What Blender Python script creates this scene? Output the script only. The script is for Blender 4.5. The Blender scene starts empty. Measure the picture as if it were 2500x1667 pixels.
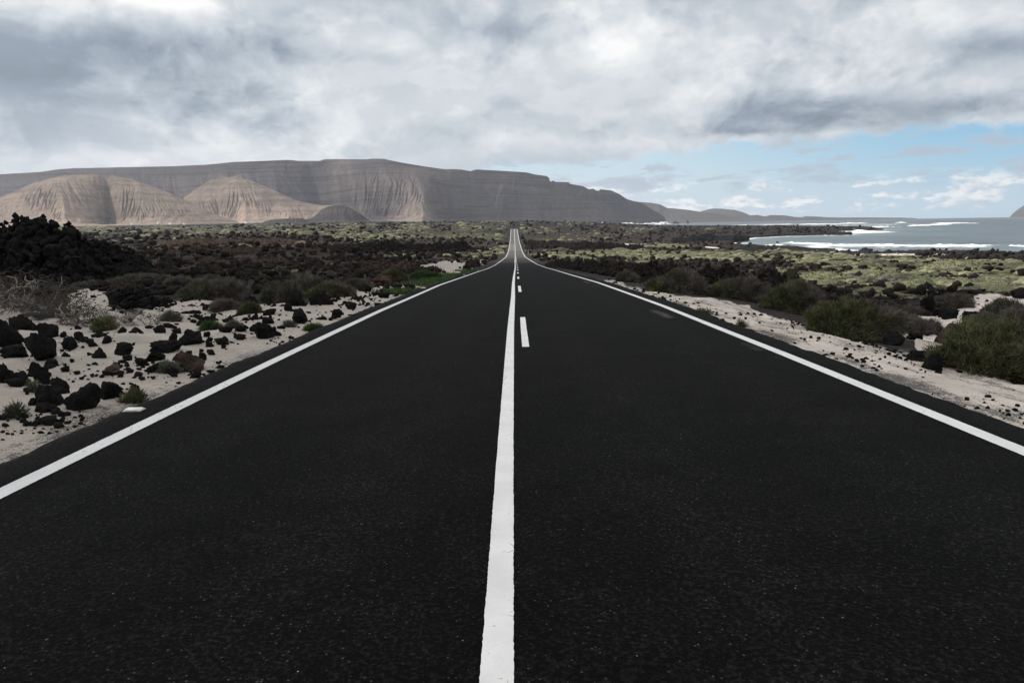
import bpy, math, random
import numpy as np
from mathutils import Matrix, Vector

scene = bpy.context.scene
COL = scene.collection
rad = math.radians

# ------------------------------------------------------------------ camera
CZ = 1.52                                   # eye height above the road
FPX, PW, PH = 1650.0, 2500.0, 1667.0        # focal length and size of the photograph in its pixels
PITCH, ROLL = 9.85, 0.9
cam_d = bpy.data.cameras.new('camera')
cam_d.sensor_width = 36.0
cam_d.lens = FPX / PW * 36.0
cam_d.clip_start, cam_d.clip_end = 0.05, 60000.0
cam = bpy.data.objects.new('camera', cam_d)
COL.objects.link(cam)
CAMROT = Matrix.Rotation(rad(90 - PITCH), 3, 'X') @ Matrix.Rotation(rad(-ROLL), 3, 'Z')
cam.matrix_world = Matrix.Translation((0, 0, CZ)) @ CAMROT.to_4x4()
scene.camera = cam

# ------------------------------------------------------------------ light and exposure
SUN_AZ, SUN_EL = -76.0, 36.0                # degrees; azimuth from the view direction, left is negative
SUN_STRENGTH = 4.4
SKY_STRENGTH = 0.1
scene.view_settings.view_transform = 'Standard'
scene.view_settings.look = 'None'
scene.view_settings.exposure = 0.0
scene.view_settings.gamma = 1.0
scene.view_settings.use_curve_mapping = False
sdir = Vector((math.sin(rad(SUN_AZ)) * math.cos(rad(SUN_EL)), math.cos(rad(SUN_AZ)) * math.cos(rad(SUN_EL)), math.sin(rad(SUN_EL))))
sun_d = bpy.data.lights.new('sun', 'SUN')
sun_d.energy = SUN_STRENGTH
sun_d.angle = rad(0.5)
sun_d.color = (1.0, 0.95, 0.88)
sun = bpy.data.objects.new('sun', sun_d)
sun.rotation_euler = sdir.to_track_quat('Z', 'Y').to_euler()
sun.location = (-300, 100, 400)
COL.objects.link(sun)
scene.cycles.volume_bounces = 0
scene.cycles.max_bounces = 5
scene.cycles.transparent_max_bounces = 8


class NG:
    """small helper to write shader node graphs"""
    def __init__(self, tree):
        self.t = tree
        self.n = tree.nodes
        self.l = tree.links

    def put(self, sock, v):
        if v is None:
            return
        if hasattr(v, 'is_linked') or hasattr(v, 'links'):
            self.l.new(v, sock)
        else:
            sock.default_value = v

    def m(self, op, a, b=None, c=None, clamp=False):
        nd = self.n.new('ShaderNodeMath')
        nd.operation = op
        nd.use_clamp = clamp
        self.put(nd.inputs[0], a)
        self.put(nd.inputs[1], b)
        self.put(nd.inputs[2], c)
        return nd.outputs[0]

    def vm(self, op, a, b=None):
        nd = self.n.new('ShaderNodeVectorMath')
        nd.operation = op
        self.put(nd.inputs[0], a)
        self.put(nd.inputs[1], b)
        return nd.outputs[0]

    def comb(self, x, y, z):
        nd = self.n.new('ShaderNodeCombineXYZ')
        for i, v in enumerate((x, y, z)):
            self.put(nd.inputs[i], v)
        return nd.outputs[0]

    def sep(self, v):
        nd = self.n.new('ShaderNodeSeparateXYZ')
        self.put(nd.inputs[0], v)
        return nd.outputs

    def noise(self, vec, scale, detail=4.0, rough=0.55, dist=0.0, out=0):
        nd = self.n.new('ShaderNodeTexNoise')
        self.put(nd.inputs['Vector'], vec)
        nd.inputs['Scale'].default_value = scale
        nd.inputs['Detail'].default_value = detail
        nd.inputs['Roughness'].default_value = rough
        nd.inputs['Distortion'].default_value = dist
        return nd.outputs[out]

    def voro(self, vec, scale, feature='F1', out='Distance', rnd=1.0):
        nd = self.n.new('ShaderNodeTexVoronoi')
        nd.feature = feature
        self.put(nd.inputs['Vector'], vec)
        nd.inputs['Scale'].default_value = scale
        nd.inputs['Randomness'].default_value = rnd
        return nd.outputs[out]

    def smooth(self, v, a, b, lo=0.0, hi=1.0):
        nd = self.n.new('ShaderNodeMapRange')
        nd.interpolation_type = 'SMOOTHSTEP'
        self.put(nd.inputs[0], v)
        self.put(nd.inputs[1], a)
        self.put(nd.inputs[2], b)
        self.put(nd.inputs[3], lo)
        self.put(nd.inputs[4], hi)
        return nd.outputs[0]

    def mix(self, f, a, b):
        nd = self.n.new('ShaderNodeMix')
        nd.data_type = 'RGBA'
        self.put(nd.inputs[0], f)
        self.put(nd.inputs[6], a if not isinstance(a, tuple) else (*a[:3], 1))
        self.put(nd.inputs[7], b if not isinstance(b, tuple) else (*b[:3], 1))
        return nd.outputs[2]

    def ramp(self, f, stops):
        nd = self.n.new('ShaderNodeValToRGB')
        self.put(nd.inputs[0], f)
        e = nd.color_ramp.elements
        while len(e) < len(stops):
            e.new(0.5)
        for i, (p, c) in enumerate(stops):
            e[i].position = p
            e[i].color = (*c, 1)
        return nd.outputs[0]

    def scale(self, colr, f):
        nd = self.n.new('ShaderNodeVectorMath')
        nd.operation = 'SCALE'
        self.put(nd.inputs[0], colr)
        self.put(nd.inputs[3], f)
        return nd.outputs[0]

    def attr(self, name, out='Fac'):
        nd = self.n.new('ShaderNodeAttribute')
        nd.attribute_name = name
        return nd.outputs[out]

    def bump(self, h, strength, dist=0.1):
        nd = self.n.new('ShaderNodeBump')
        nd.inputs['Strength'].default_value = strength
        nd.inputs['Distance'].default_value = dist
        self.put(nd.inputs['Height'], h)
        return nd.outputs[0]


# ------------------------------------------------------------------ sky
OVERHEAD = 0.35
CLOUD_BLOBS = [
    # azimuth, elevation, half widths, amount
    (-24.5, 16.2, 5.5, 1.5, 0.62),
    (-34, 14.8, 4.0, 1.6, 0.16),
    (-27, 12.0, 13.0, 1.5, -0.24),
    (-25, 9.4, 9.0, 1.6, -0.22),
    (-37, 9.0, 6.0, 2.4, -0.18),
    (-21, 7.6, 3.0, 1.0, -0.15),
    (-15, 13.8, 4.5, 1.3, -0.16),
    (-33, 6.8, 4.0, 0.7, -0.07),
    (-26, 5.2, 14.0, 1.0, 0.20),
    (-30, 7.6, 6.0, 0.8, 0.08),
    (-9, 9.5, 7.0, 1.8, 0.07),
    (-7, 13.6, 4.0, 1.0, 0.10),
    (0, 15.2, 3.5, 1.2, -0.16),
    (6, 13.8, 3.0, 1.2, 0.22),
    (12, 14.4, 4.0, 1.2, 0.10),
    (16.5, 13.0, 4.0, 0.7, 0.12),
    (20, 11.0, 2.6, 1.0, -0.14),
    (4, 6.4, 5.0, 0.9, 0.20),
    (19.5, 8.3, 7.5, 1.3, -0.30),
    (15, 6.9, 3.0, 0.35, -0.16),
    (31, 7.4, 8.0, 1.0, -0.30),
    (35.5, 10.8, 5.5, 1.4, -0.34),
    (27, 10.2, 3.0, 0.8, 0.03),
    (26, 12.8, 6.0, 1.2, 0.06),
    (37, 13.6, 2.0, 0.8, -0.12),
]


def build_world():
    w = bpy.data.worlds.new('World')
    scene.world = w
    w.use_nodes = True
    g = NG(w.node_tree)
    g.n.clear()
    out = g.n.new('ShaderNodeOutputWorld')
    bg = g.n.new('ShaderNodeBackground')
    bg.inputs['Strength'].default_value = SKY_STRENGTH
    g.l.new(bg.outputs[0], out.inputs[0])
    sky = g.n.new('ShaderNodeTexSky')
    sky.sky_type = 'NISHITA'
    sky.sun_disc = False
    sky.sun_elevation = rad(SUN_EL)
    sky.sun_rotation = rad(SUN_AZ % 360)
    sky.air_density = 1.0
    sky.dust_density = 0.6
    tc = g.n.new('ShaderNodeTexCoord')
    d = tc.outputs['Generated']
    x, y, z = g.sep(d)
    R2D = 57.29578
    az = g.m('MULTIPLY', g.m('ARCTAN2', x, y), R2D)
    el = g.m('MULTIPLY', g.m('ARCSINE', g.m('MINIMUM', z, 0.9999)), R2D)
    zc = g.m('MAXIMUM', z, 0.0)

    def space(k, off):
        return g.vm('ADD', g.comb(x, y, g.m('MULTIPLY', g.m('POWER', zc, 0.85), k)), off)
    flat = space(1.5, (0.0, 0.0, 0.0))
    sheet = g.vm('ADD', flat, g.scale(g.vm('SUBTRACT', g.noise(flat, 4.0, 3.0, 0.5, 0.0, 1), (0.5, 0.5, 0.5)), 0.10))
    n1 = g.noise(g.vm('ADD', sheet, (2.3, 4.1, 0.7)), 4.2, 9.0, 0.55)
    n2 = g.noise(g.vm('ADD', sheet, (7.3, 1.1, 3.7)), 11.0, 9.0, 0.58)
    n2u = g.noise(g.vm('ADD', sheet, (7.282, 1.1, 3.745)), 11.0, 9.0, 0.58)
    n3 = g.noise(g.vm('ADD', flat, (1.7, 9.2, 5.1)), 5.1, 6.0, 0.55)
    n4 = g.noise(g.vm('ADD', flat, (4.7, 2.2, 8.1)), 5.1, 6.0, 0.55)
    wa = g.m('ADD', az, g.m('MULTIPLY', g.m('SUBTRACT', n3, 0.5), 22.0))
    we = g.m('ADD', el, g.m('MULTIPLY', g.m('SUBTRACT', n4, 0.5), 5.0))

    def blob(a0, e0, sa, se, amp):
        da = g.m('DIVIDE', g.m('SUBTRACT', wa, a0), sa)
        de = g.m('DIVIDE', g.m('SUBTRACT', we, e0), se)
        q = g.m('ADD', g.m('MULTIPLY', da, da), g.m('MULTIPLY', de, de))
        return g.m('MULTIPLY', g.m('EXPONENT', g.m('MULTIPLY', q, -1.0)), amp)

    lum = g.m('ADD', 0.655, g.m('MULTIPLY', g.m('SUBTRACT', n1, 0.5), 0.55))
    lum = g.m('ADD', lum, g.m('MULTIPLY', g.m('SUBTRACT', n2, 0.5), 0.12))
    nb = g.noise(g.vm('ADD', sheet, (5.1, 3.3, 9.2)), 5.2, 9.0, 0.54, 0.2)
    lum = g.m('ADD', lum, g.m('MULTIPLY', g.m('SUBTRACT', g.smooth(nb, 0.455, 0.545), 0.5), 0.13))
    nc = g.noise(g.vm('ADD', sheet, (1.9, 8.2, 2.4)), 11.5, 9.0, 0.55, 0.25)
    lum = g.m('ADD', lum, g.m('MULTIPLY', g.m('SUBTRACT', g.smooth(nc, 0.46, 0.56), 0.5), 0.085))
    # billows catch light on the side of the hidden sun
    lum = g.m('ADD', lum, g.m('MULTIPLY', g.m('MULTIPLY', g.m('SUBTRACT', n2, n2u), g.smooth(n1, 0.40, 0.62)), 0.8))
    for b in CLOUD_BLOBS:
        lum = g.m('ADD', lum, blob(*b[:4], b[4] * (1.2 if b[4] < 0 else 1.1)))
    cloud = g.ramp(lum, [(0.0, (0.17, 0.20, 0.245)), (0.28, (0.29, 0.35, 0.425)), (0.5, (0.485, 0.545, 0.61)), (0.72, (0.70, 0.74, 0.775)), (1.0, (1.0, 1.0, 0.99))])
    # the overhead and rear part of the overcast, brighter round the hidden sun
    sx, sy, sz = sdir
    dot = g.m('ADD', g.m('ADD', g.m('MULTIPLY', x, sx), g.m('MULTIPLY', y, sy)), g.m('MULTIPLY', z, sz))
    glow = g.m('MULTIPLY', g.m('POWER', g.m('MAXIMUM', dot, 0.0), 5.0), 0.9)
    over = g.smooth(el, 16.0, 40.0, 0.0, OVERHEAD)
    gain = g.m('ADD', 1.0, g.m('ADD', over, g.m('MULTIPLY', glow, g.smooth(el, 14.0, 28.0))))
    cloud = g.scale(cloud, gain)
    warm = g.smooth(el, 18.0, 35.0)
    cloud = g.mix(warm, cloud, g.vm('MULTIPLY', cloud, (1.08, 1.0, 0.91)))
    # clear strip over the sea on the right
    blue_t = g.m('ADD', g.m('MULTIPLY', g.smooth(az, 5.0, 38.0), 0.60), g.m('MULTIPLY', g.smooth(el, 0.5, 7.5), 0.40))
    blue = g.ramp(blue_t, [(0.0, (0.74, 0.86, 0.93)), (0.35, (0.60, 0.79, 0.91)), (0.7, (0.40, 0.67, 0.87)), (1.0, (0.24, 0.55, 0.83))])
    nish = g.scale(sky.outputs[0], 0.1)
    blue = g.mix(0.15, blue, nish)
    blue = g.mix(g.smooth(el, 3.2, 0.0, 0.0, 0.5), blue, (0.66, 0.79, 0.90))
    # little clouds inside the clear strip: flat grey scraps above, white heaps low down
    pv = g.comb(x, y, g.m('MULTIPLY', z, 2.6))
    q1 = g.noise(g.vm('ADD', pv, (3.1, 0.4, 0.2)), 15.0, 7.0, 0.62, 0.15)
    q1o = g.noise(g.vm('ADD', pv, (3.093, 0.4, 0.214)), 15.0, 7.0, 0.62, 0.15)
    thr = g.m('ADD', 0.462, g.m('MULTIPLY', g.smooth(el, 1.5, 3.4), -0.0))
    heap = g.m('MULTIPLY', g.smooth(g.m('SUBTRACT', q1, thr), 0.0, 0.10), g.m('MULTIPLY', g.smooth(el, 0.25, 1.0), g.smooth(el, 3.6, 2.2)))
    hl = g.m('ADD', 0.72, g.m('MULTIPLY', g.m('SUBTRACT', q1, q1o), 5.0))
    hcol = g.ramp(hl, [(0.0, (0.50, 0.59, 0.69)), (0.5, (0.68, 0.76, 0.83)), (1.0, (1.08, 1.08, 1.07))])
    sv = g.comb(x, y, g.m('MULTIPLY', z, 4.2))
    q2 = g.noise(g.vm('ADD', sv, (9.1, 2.4, 4.2)), 13.0, 7.0, 0.6, 0.2)
    scrap = g.m('MULTIPLY', g.smooth(q2, 0.505, 0.60), g.smooth(el, 1.6, 2.8))
    opening = g.mix(g.m('MULTIPLY', heap, 0.95), blue, hcol)
    opening = g.mix(g.m('MULTIPLY', scrap, 0.75), opening, g.ramp(q2, [(0.5, (0.52, 0.60, 0.69)), (0.75, (0.40, 0.48, 0.58))]))
    # lower edge of the overcast deck
    edge = g.m('ADD', g.smooth(az, -8.0, 34.0, 4.9, 6.1), g.m('MULTIPLY', g.m('SUBTRACT', n2, 0.5), 3.6))
    edge = g.m('ADD', edge, g.m('MULTIPLY', g.m('SUBTRACT', n1, 0.5), 3.0))
    edge = g.m('SUBTRACT', edge, g.smooth(az, -3.0, -15.0, 0.0, 9.0))
    hole = g.smooth(g.m('SUBTRACT', edge, el), -0.3, 0.55)
    hole = g.m('MULTIPLY', hole, g.smooth(y, -0.1, 0.2))
    # the underside near its rim is darker on the right
    fin = g.mix(hole, cloud, opening)
    fin = g.scale(fin, 1.0 / SKY_STRENGTH)
    g.l.new(fin, bg.inputs['Color'])


build_world()

# ------------------------------------------------------------------ numpy tools
CR = np.array(CAMROT)


def px2dir(px, py):
    px = np.asarray(px, float)
    py = np.asarray(py, float)
    v = np.stack([(px - PW / 2) / FPX, (PH / 2 - py) / FPX, -np.ones_like(px)], -1)
    return v @ CR.T


def project(x, y, z):
    p = np.stack([x, y, z - CZ], -1) @ CR
    w = np.maximum(-p[..., 2], 1e-3)
    px = PW / 2 + FPX * p[..., 0] / w
    py = PH / 2 - FPX * p[..., 1] / w
    behind = -p[..., 2] < 0.1
    return np.where(behind, -9e3, px), np.where(behind, 9e3, py)


def at_depth(px, py, depth):
    d = px2dir(px, py)
    k = np.asarray(depth, float) / d[..., 1]
    p = d * k[..., None]
    p[..., 2] += CZ
    return p


def _hash(ix, iy, iz, seed):
    h = (ix * 374761393 + iy * 668265263 + iz * 2147483647 + seed * 1274126177) & 0xFFFFFFFF
    h = ((h ^ (h >> 13)) * 1274126177) & 0xFFFFFFFF
    h = ((h ^ (h >> 16)) * 2246822519) & 0xFFFFFFFF
    return ((h ^ (h >> 15)) & 0xFFFF) / 65535.0


def vnoise(x, y, z=None, seed=0):
    """smooth value noise in -1..1"""
    x = np.asarray(x, float)
    y = np.asarray(y, float)
    xi = np.floor(x).astype(np.int64)
    yi = np.floor(y).astype(np.int64)
    fx, fy = x - xi, y - yi
    fx = fx * fx * fx * (fx * (fx * 6 - 15) + 10)
    fy = fy * fy * fy * (fy * (fy * 6 - 15) + 10)
    if z is None:
        a = _hash(xi, yi, 0, seed)
        b = _hash(xi + 1, yi, 0, seed)
        c = _hash(xi, yi + 1, 0, seed)
        d = _hash(xi + 1, yi + 1, 0, seed)
        return ((a + (b - a) * fx) * (1 - fy) + (c + (d - c) * fx) * fy) * 2 - 1
    z = np.asarray(z, float)
    zi = np.floor(z).astype(np.int64)
    fz = z - zi
    fz = fz * fz * (3 - 2 * fz)
    r = 0
    for dz in (0, 1):
        a = _hash(xi, yi, zi + dz, seed)
        b = _hash(xi + 1, yi, zi + dz, seed)
        c = _hash(xi, yi + 1, zi + dz, seed)
        d = _hash(xi + 1, yi + 1, zi + dz, seed)
        v = (a + (b - a) * fx) * (1 - fy) + (c + (d - c) * fx) * fy
        r = r + v * (fz if dz else 1 - fz)
    return r * 2 - 1


def fbm(x, y, z=None, o=4, seed=0, lac=2.03, gain=0.5):
    r, a, s = 0.0, 1.0, 0.0
    for i in range(o):
        r = r + a * vnoise(x, y, z, seed + i * 17)
        s += a
        a *= gain
        x = x * lac + 3.1
        y = y * lac + 1.7
        if z is not None:
            z = z * lac + 5.3
    return r / s


def ridged(x, y, z=None, o=4, seed=0, gain=0.5):
    r, a, s = 0.0, 1.0, 0.0
    for i in range(o):
        r = r + a * (1 - np.abs(vnoise(x, y, z, seed + i * 13)) * 2)
        s += a
        a *= gain
        x = x * 2.07 + 2.2
        y = y * 2.07 + 4.1
        if z is not None:
            z = z * 2.07 + 1.3
    return r / s


def sstep(v, a, b):
    t = np.clip((v - a) / (b - a), 0, 1)
    return t * t * (3 - 2 * t)


def poly_sd(px, py, poly):
    """signed distance to a polygon, positive inside"""
    P = np.asarray(poly, float)
    d2 = np.full(np.shape(px), 1e18)
    ins = np.zeros(np.shape(px), bool)
    for i in range(len(P)):
        ax, ay = P[i - 1]
        bx, by = P[i]
        ex, ey = bx - ax, by - ay
        wx, wy = px - ax, py - ay
        t = np.clip((wx * ex + wy * ey) / (ex * ex + ey * ey + 1e-12), 0, 1)
        d2 = np.minimum(d2, (wx - ex * t) ** 2 + (wy - ey * t) ** 2)
        c = ((ay > py) != (by > py))
        xs = ax + (py - ay) * ex / (ey if abs(ey) > 1e-12 else 1e-12)
        ins ^= c & (px < xs)
    d = np.sqrt(d2)
    return np.where(ins, d, -d)


# ------------------------------------------------------------------ object helpers
def link_mesh(name, verts, faces, mat=None, parent=None, smooth=True, attrs=None):
    me = bpy.data.meshes.new(name)
    V = np.ascontiguousarray(verts, np.float32)
    F = np.asarray(faces)
    me.vertices.add(len(V))
    me.vertices.foreach_set('co', V.ravel())
    k = F.shape[1]
    me.loops.add(F.size)
    me.loops.foreach_set('vertex_index', np.ascontiguousarray(F, np.int32).ravel())
    me.polygons.add(len(F))
    me.polygons.foreach_set('loop_start', np.arange(0, F.size, k, dtype=np.int32))
    me.polygons.foreach_set('loop_total', np.full(len(F), k, np.int32))
    if smooth:
        me.polygons.foreach_set('use_smooth', np.ones(len(F), bool))
    for an, val in (attrs or {}).items():
        val = np.asarray(val, np.float32)
        if val.ndim == 2:
            a = me.attributes.new(an, 'FLOAT_COLOR', 'POINT')
            c4 = np.ones((len(V), 4), np.float32)
            c4[:, :val.shape[1]] = val
            a.data.foreach_set('color', c4.ravel())
        else:
            a = me.attributes.new(an, 'FLOAT', 'POINT')
            a.data.foreach_set('value', np.ascontiguousarray(val))
    me.update(calc_edges=True)
    if mat:
        me.materials.append(mat)
    ob = bpy.data.objects.new(name, me)
    COL.objects.link(ob)
    if parent:
        ob.parent = parent
    return ob


def tag(o, label=None, cat=None, group=None, kind=None):
    if label:
        o['label'] = label
    if cat:
        o['category'] = cat
    if group:
        o['group'] = group
    if kind:
        o['kind'] = kind
    return o


def empty(name, loc, rz=0.0, scale=(1, 1, 1)):
    o = bpy.data.objects.new(name, None)
    o.empty_display_size = 0.2
    o.location = loc
    o.rotation_euler = (0, 0, rz)
    o.scale = scale
    COL.objects.link(o)
    return o


def copy_tree(o, parent=None):
    c = o.copy()
    COL.objects.link(c)
    c.parent = parent
    for ch in list(o.children):
        copy_tree(ch, c)
    return c


def grid_faces(nr, nc, wrap=False):
    i = np.arange(nr - 1)[:, None]
    j = np.arange(nc if wrap else nc - 1)[None, :]
    a = i * nc + j
    b = i * nc + (j + 1) % nc
    return np.stack([a, b, b + nc, a + nc], -1).reshape(-1, 4)


def ico(sub):
    import bmesh
    bm = bmesh.new()
    bmesh.ops.create_icosphere(bm, subdivisions=sub, radius=1.0)
    v = np.array([x.co[:] for x in bm.verts])
    f = np.array([[q.index for q in p.verts] for p in bm.faces])
    bm.free()
    return v, f


def box_mesh(x0, x1, y0, y1, z0, z1):
    v = np.array([(x, y, z) for z in (z0, z1) for y in (y0, y1) for x in (x0, x1)], float)
    f = np.array([(0, 2, 3, 1), (4, 5, 7, 6), (0, 1, 5, 4), (2, 6, 7, 3), (0, 4, 6, 2), (1, 3, 7, 5)])
    return v, f


def merge(parts):
    vs, fs, n = [], [], 0
    for v, f in parts:
        vs.append(v)
        fs.append(f + n)
        n += len(v)
    return np.concatenate(vs), np.concatenate(fs)


# ------------------------------------------------------------------ materials
def new_mat(name):
    m = bpy.data.materials.new(name)
    m.use_nodes = True
    g = NG(m.node_tree)
    b = g.n.get('Principled BSDF')
    b.inputs['Roughness'].default_value = 0.9
    b.inputs['Specular IOR Level'].default_value = 0.3
    geo = g.n.new('ShaderNodeNewGeometry')
    return m, g, b, geo.outputs['Position']


def mat_ground():
    m, g, b, P = new_mat('ground')
    zn = g.sep(g.attr('zone', 'Color'))
    sand_w, green_w, brown_w = zn[0], zn[1], zn[2]
    grit_w = g.attr('grit')
    n_a = g.noise(P, 0.9, 6.0, 0.6)
    n_b = g.noise(P, 9.0, 5.0, 0.65)
    n_c = g.noise(P, 60.0, 3.0, 0.6)
    n_d = g.noise(P, 0.12, 5.0, 0.6)
    # sand with shell grit and dark grains
    sand = g.mix(g.smooth(n_a, 0.3, 0.7), (0.32, 0.288, 0.26), (0.44, 0.398, 0.362))
    sand = g.mix(g.smooth(n_c, 0.52, 0.72, 0, 0.55), sand, (0.15, 0.13, 0.12))
    sand = g.mix(g.smooth(n_b, 0.60, 0.72, 0, 0.6), sand, (0.12, 0.105, 0.10))
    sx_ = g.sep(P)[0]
    sand = g.scale(sand, g.smooth(sx_, 0.0, 6.0, 1.0, 1.6))  # left sand stays darker: brightness falloff on that side put into the colour
    # lava ground
    lava = g.mix(brown_w, (0.012, 0.0115, 0.012), (0.050, 0.037, 0.031))
    lava = g.mix(g.smooth(n_b, 0.35, 0.7), g.scale(lava, 0.45), g.scale(lava, 1.5))
    # low green growth
    green = g.mix(g.smooth(n_d, 0.35, 0.65), (0.10, 0.104, 0.052), (0.21, 0.205, 0.11))
    green = g.mix(g.smooth(n_b, 0.3, 0.75), g.scale(green, 0.55), g.scale(green, 1.25))
    nn = g.m('ADD', g.m('MULTIPLY', g.m('SUBTRACT', n_a, 0.5), 1.5), g.m('MULTIPLY', g.m('SUBTRACT', n_b, 0.5), 0.9))
    ns = g.m('ADD', g.m('MULTIPLY', g.m('SUBTRACT', n_b, 0.5), 1.1), g.m('MULTIPLY', g.m('SUBTRACT', n_c, 0.5), 0.6))
    c = g.mix(g.smooth(g.m('ADD', green_w, nn), 0.60, 0.74), lava, green)
    c = g.mix(g.smooth(g.m('ADD', sand_w, ns), 0.42, 0.62), c, sand)
    # asphalt crumbs and black grit scattered beside the road
    x, y, z = g.sep(P)
    n_s = g.noise(g.comb(x, g.m('MULTIPLY', y, 0.22), 0.0), 2.6, 6.0, 0.68)
    grit_w = g.m('MULTIPLY', grit_w, g.smooth(n_s, 0.38, 0.62, 0.25, 1.45))
    gr = g.m('ADD', g.m('MULTIPLY', grit_w, 0.75), g.m('ADD', g.m('MULTIPLY', g.m('SUBTRACT', n_c, 0.5), 1.9), g.m('MULTIPLY', g.m('SUBTRACT', n_b, 0.5), 1.0)))
    gr = g.smooth(gr, 0.42, 0.60)
    c = g.mix(g.m('MULTIPLY', gr, 0.85), c, (0.05, 0.045, 0.043))
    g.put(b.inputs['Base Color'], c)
    b.inputs['Roughness'].default_value = 0.95
    b.inputs['Specular IOR Level'].default_value = 0.12
    h = g.m('ADD', g.m('MULTIPLY', n_b, 0.08), g.m('MULTIPLY', n_c, 0.015))
    g.put(b.inputs['Normal'], g.bump(h, 0.7, 1.0))
    return m


def mat_rock(name, ca, cb, sc=3.0, bump=0.6):
    m, g, b, P = new_mat(name)
    n1 = g.noise(P, sc, 6.0, 0.65)
    n2 = g.noise(P, sc * 7, 4.0, 0.7)
    c = g.mix(g.smooth(n1, 0.35, 0.68), ca, cb)
    c = g.mix(g.smooth(n2, 0.5, 0.75, 0, 0.75), c, tuple(v * 0.3 for v in ca))
    g.put(b.inputs['Base Color'], c)
    b.inputs['Roughness'].default_value = 0.97
    b.inputs['Specular IOR Level'].default_value = 0.08
    h = g.m('ADD', g.m('MULTIPLY', n2, 0.03), g.m('MULTIPLY', g.voro(P, sc * 9), 0.02))
    g.put(b.inputs['Normal'], g.bump(h, bump, 1.0))
    return m


def mat_leaf(name, ca, cb, sc=4.0):
    """foliage: per leaf tint held in the 'tint' attribute"""
    m, g, b, P = new_mat(name)
    t = g.attr('tint')
    c = g.mix(t, ca, cb)
    n = g.noise(P, sc, 3.0, 0.6)
    c = g.mix(g.smooth(n, 0.3, 0.7), g.scale(c, 0.6), g.scale(c, 1.25))
    g.put(b.inputs['Base Color'], c)
    b.inputs['Roughness'].default_value = 0.8
    b.inputs['Specular IOR Level'].default_value = 0.15
    return m


def mat_plain(name, c, rough=0.8, spec=0.2):
    m, g, b, P = new_mat(name)
    n = g.noise(P, 14.0, 4.0, 0.6)
    g.put(b.inputs['Base Color'], g.mix(g.smooth(n, 0.3, 0.7), tuple(v * 0.8 for v in c), c))
    b.inputs['Roughness'].default_value = rough
    b.inputs['Specular IOR Level'].default_value = spec
    return m


def mat_asphalt():
    m, g, b, P = new_mat('asphalt')
    n_f = g.noise(P, 150.0, 3.0, 0.7)
    n_m = g.noise(P, 38.0, 4.0, 0.6)
    n_l = g.noise(P, 0.5, 4.0, 0.6)
    age_and_sun = g.attr('age_and_sun')
    dust = g.attr('dust')
    vc = g.voro(P, 75.0, 'F1', 'Color')
    vs = g.sep(vc)[0]
    vd = g.voro(P, 75.0)
    vb = g.sep(g.voro(P, 17.0, 'F1', 'Color'))[1]
    vbd = g.voro(P, 17.0)
    c = g.mix(g.smooth(n_f, 0.3, 0.7), (0.0014, 0.0014, 0.0015), (0.0105, 0.0102, 0.0107))
    n_g = g.noise(P, 46.0, 3.0, 0.65)
    c = g.mix(g.smooth(n_g, 0.46, 0.66), g.scale(c, 0.42), g.scale(c, 2.5))
    n_p = g.noise(P, 2.2, 5.0, 0.65)
    c = g.mix(g.smooth(n_p, 0.35, 0.65), g.scale(c, 0.72), g.scale(c, 1.2))
    c = g.mix(g.smooth(n_l, 0.3, 0.7, 0, 0.5), c, g.scale(c, 0.6))
    c = g.mix(g.m('MULTIPLY', g.smooth(vs, 0.93, 0.99), g.smooth(vd, 0.42, 0.25)), c, (0.075, 0.07, 0.066))
    fl = g.m('MULTIPLY', g.smooth(vb, 0.85, 0.90), g.smooth(vbd, 0.075, 0.03))
    c = g.mix(g.m('MULTIPLY', fl, 0.9), c, (0.36, 0.34, 0.31))
    c = g.scale(c, g.m('ADD', 1.0, g.m('MULTIPLY', g.attr('track'), 0.7)))
    c = g.mix(age_and_sun, c, g.mix(g.smooth(n_m, 0.3, 0.7), (0.11, 0.106, 0.104), (0.19, 0.184, 0.18)))
    dn = g.smooth(g.m('ADD', dust, g.m('MULTIPLY', g.m('SUBTRACT', n_m, 0.5), 0.9)), 0.35, 0.85)
    c = g.mix(g.m('MULTIPLY', dn, 0.32), c, (0.26, 0.235, 0.21))
    g.put(b.inputs['Base Color'], c)
    b.inputs['Roughness'].default_value = 0.95
    b.inputs['Specular IOR Level'].default_value = 0.075
    h = g.m('ADD', g.m('ADD', g.m('MULTIPLY', n_f, 0.006), g.m('MULTIPLY', n_g, 0.012)), g.m('MULTIPLY', vd, 0.006))
    g.put(b.inputs['Normal'], g.bump(h, 0.55, 1.0))
    return m


def mat_paint(name, c, wear):
    m, g, b, P = new_mat(name)
    n1 = g.noise(P, 26.0, 6.0, 0.7)
    n2 = g.noise(P, 3.0, 5.0, 0.6)
    n3 = g.noise(P, 130.0, 3.0, 0.6)
    cr = g.voro(P, 5.0, 'DISTANCE_TO_EDGE')
    col = g.mix(g.smooth(n2, 0.3, 0.7), tuple(v * 0.86 for v in c), c)
    col = g.mix(g.smooth(n3, 0.5, 0.8, 0, 0.35), col, tuple(v * 0.6 for v in c))
    chip = g.smooth(g.m('ADD', n1, g.m('MULTIPLY', g.m('SUBTRACT', n2, 0.5), 0.35)), 0.745 - wear, 0.775 - wear)
    crack = g.m('MULTIPLY', g.smooth(cr, 0.012, 0.004), g.smooth(n2, 0.55, 0.62))
    col = g.mix(g.m('MAXIMUM', chip, g.m('MULTIPLY', crack, 0.7)), col, (0.02, 0.02, 0.02))
    g.put(b.inputs['Base Color'], col)
    b.inputs['Roughness'].default_value = 0.7
    b.inputs['Specular IOR Level'].default_value = 0.25
    g.put(b.inputs['Normal'], g.bump(g.m('MULTIPLY', n3, 0.004), 0.5, 1.0))
    return m


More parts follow.
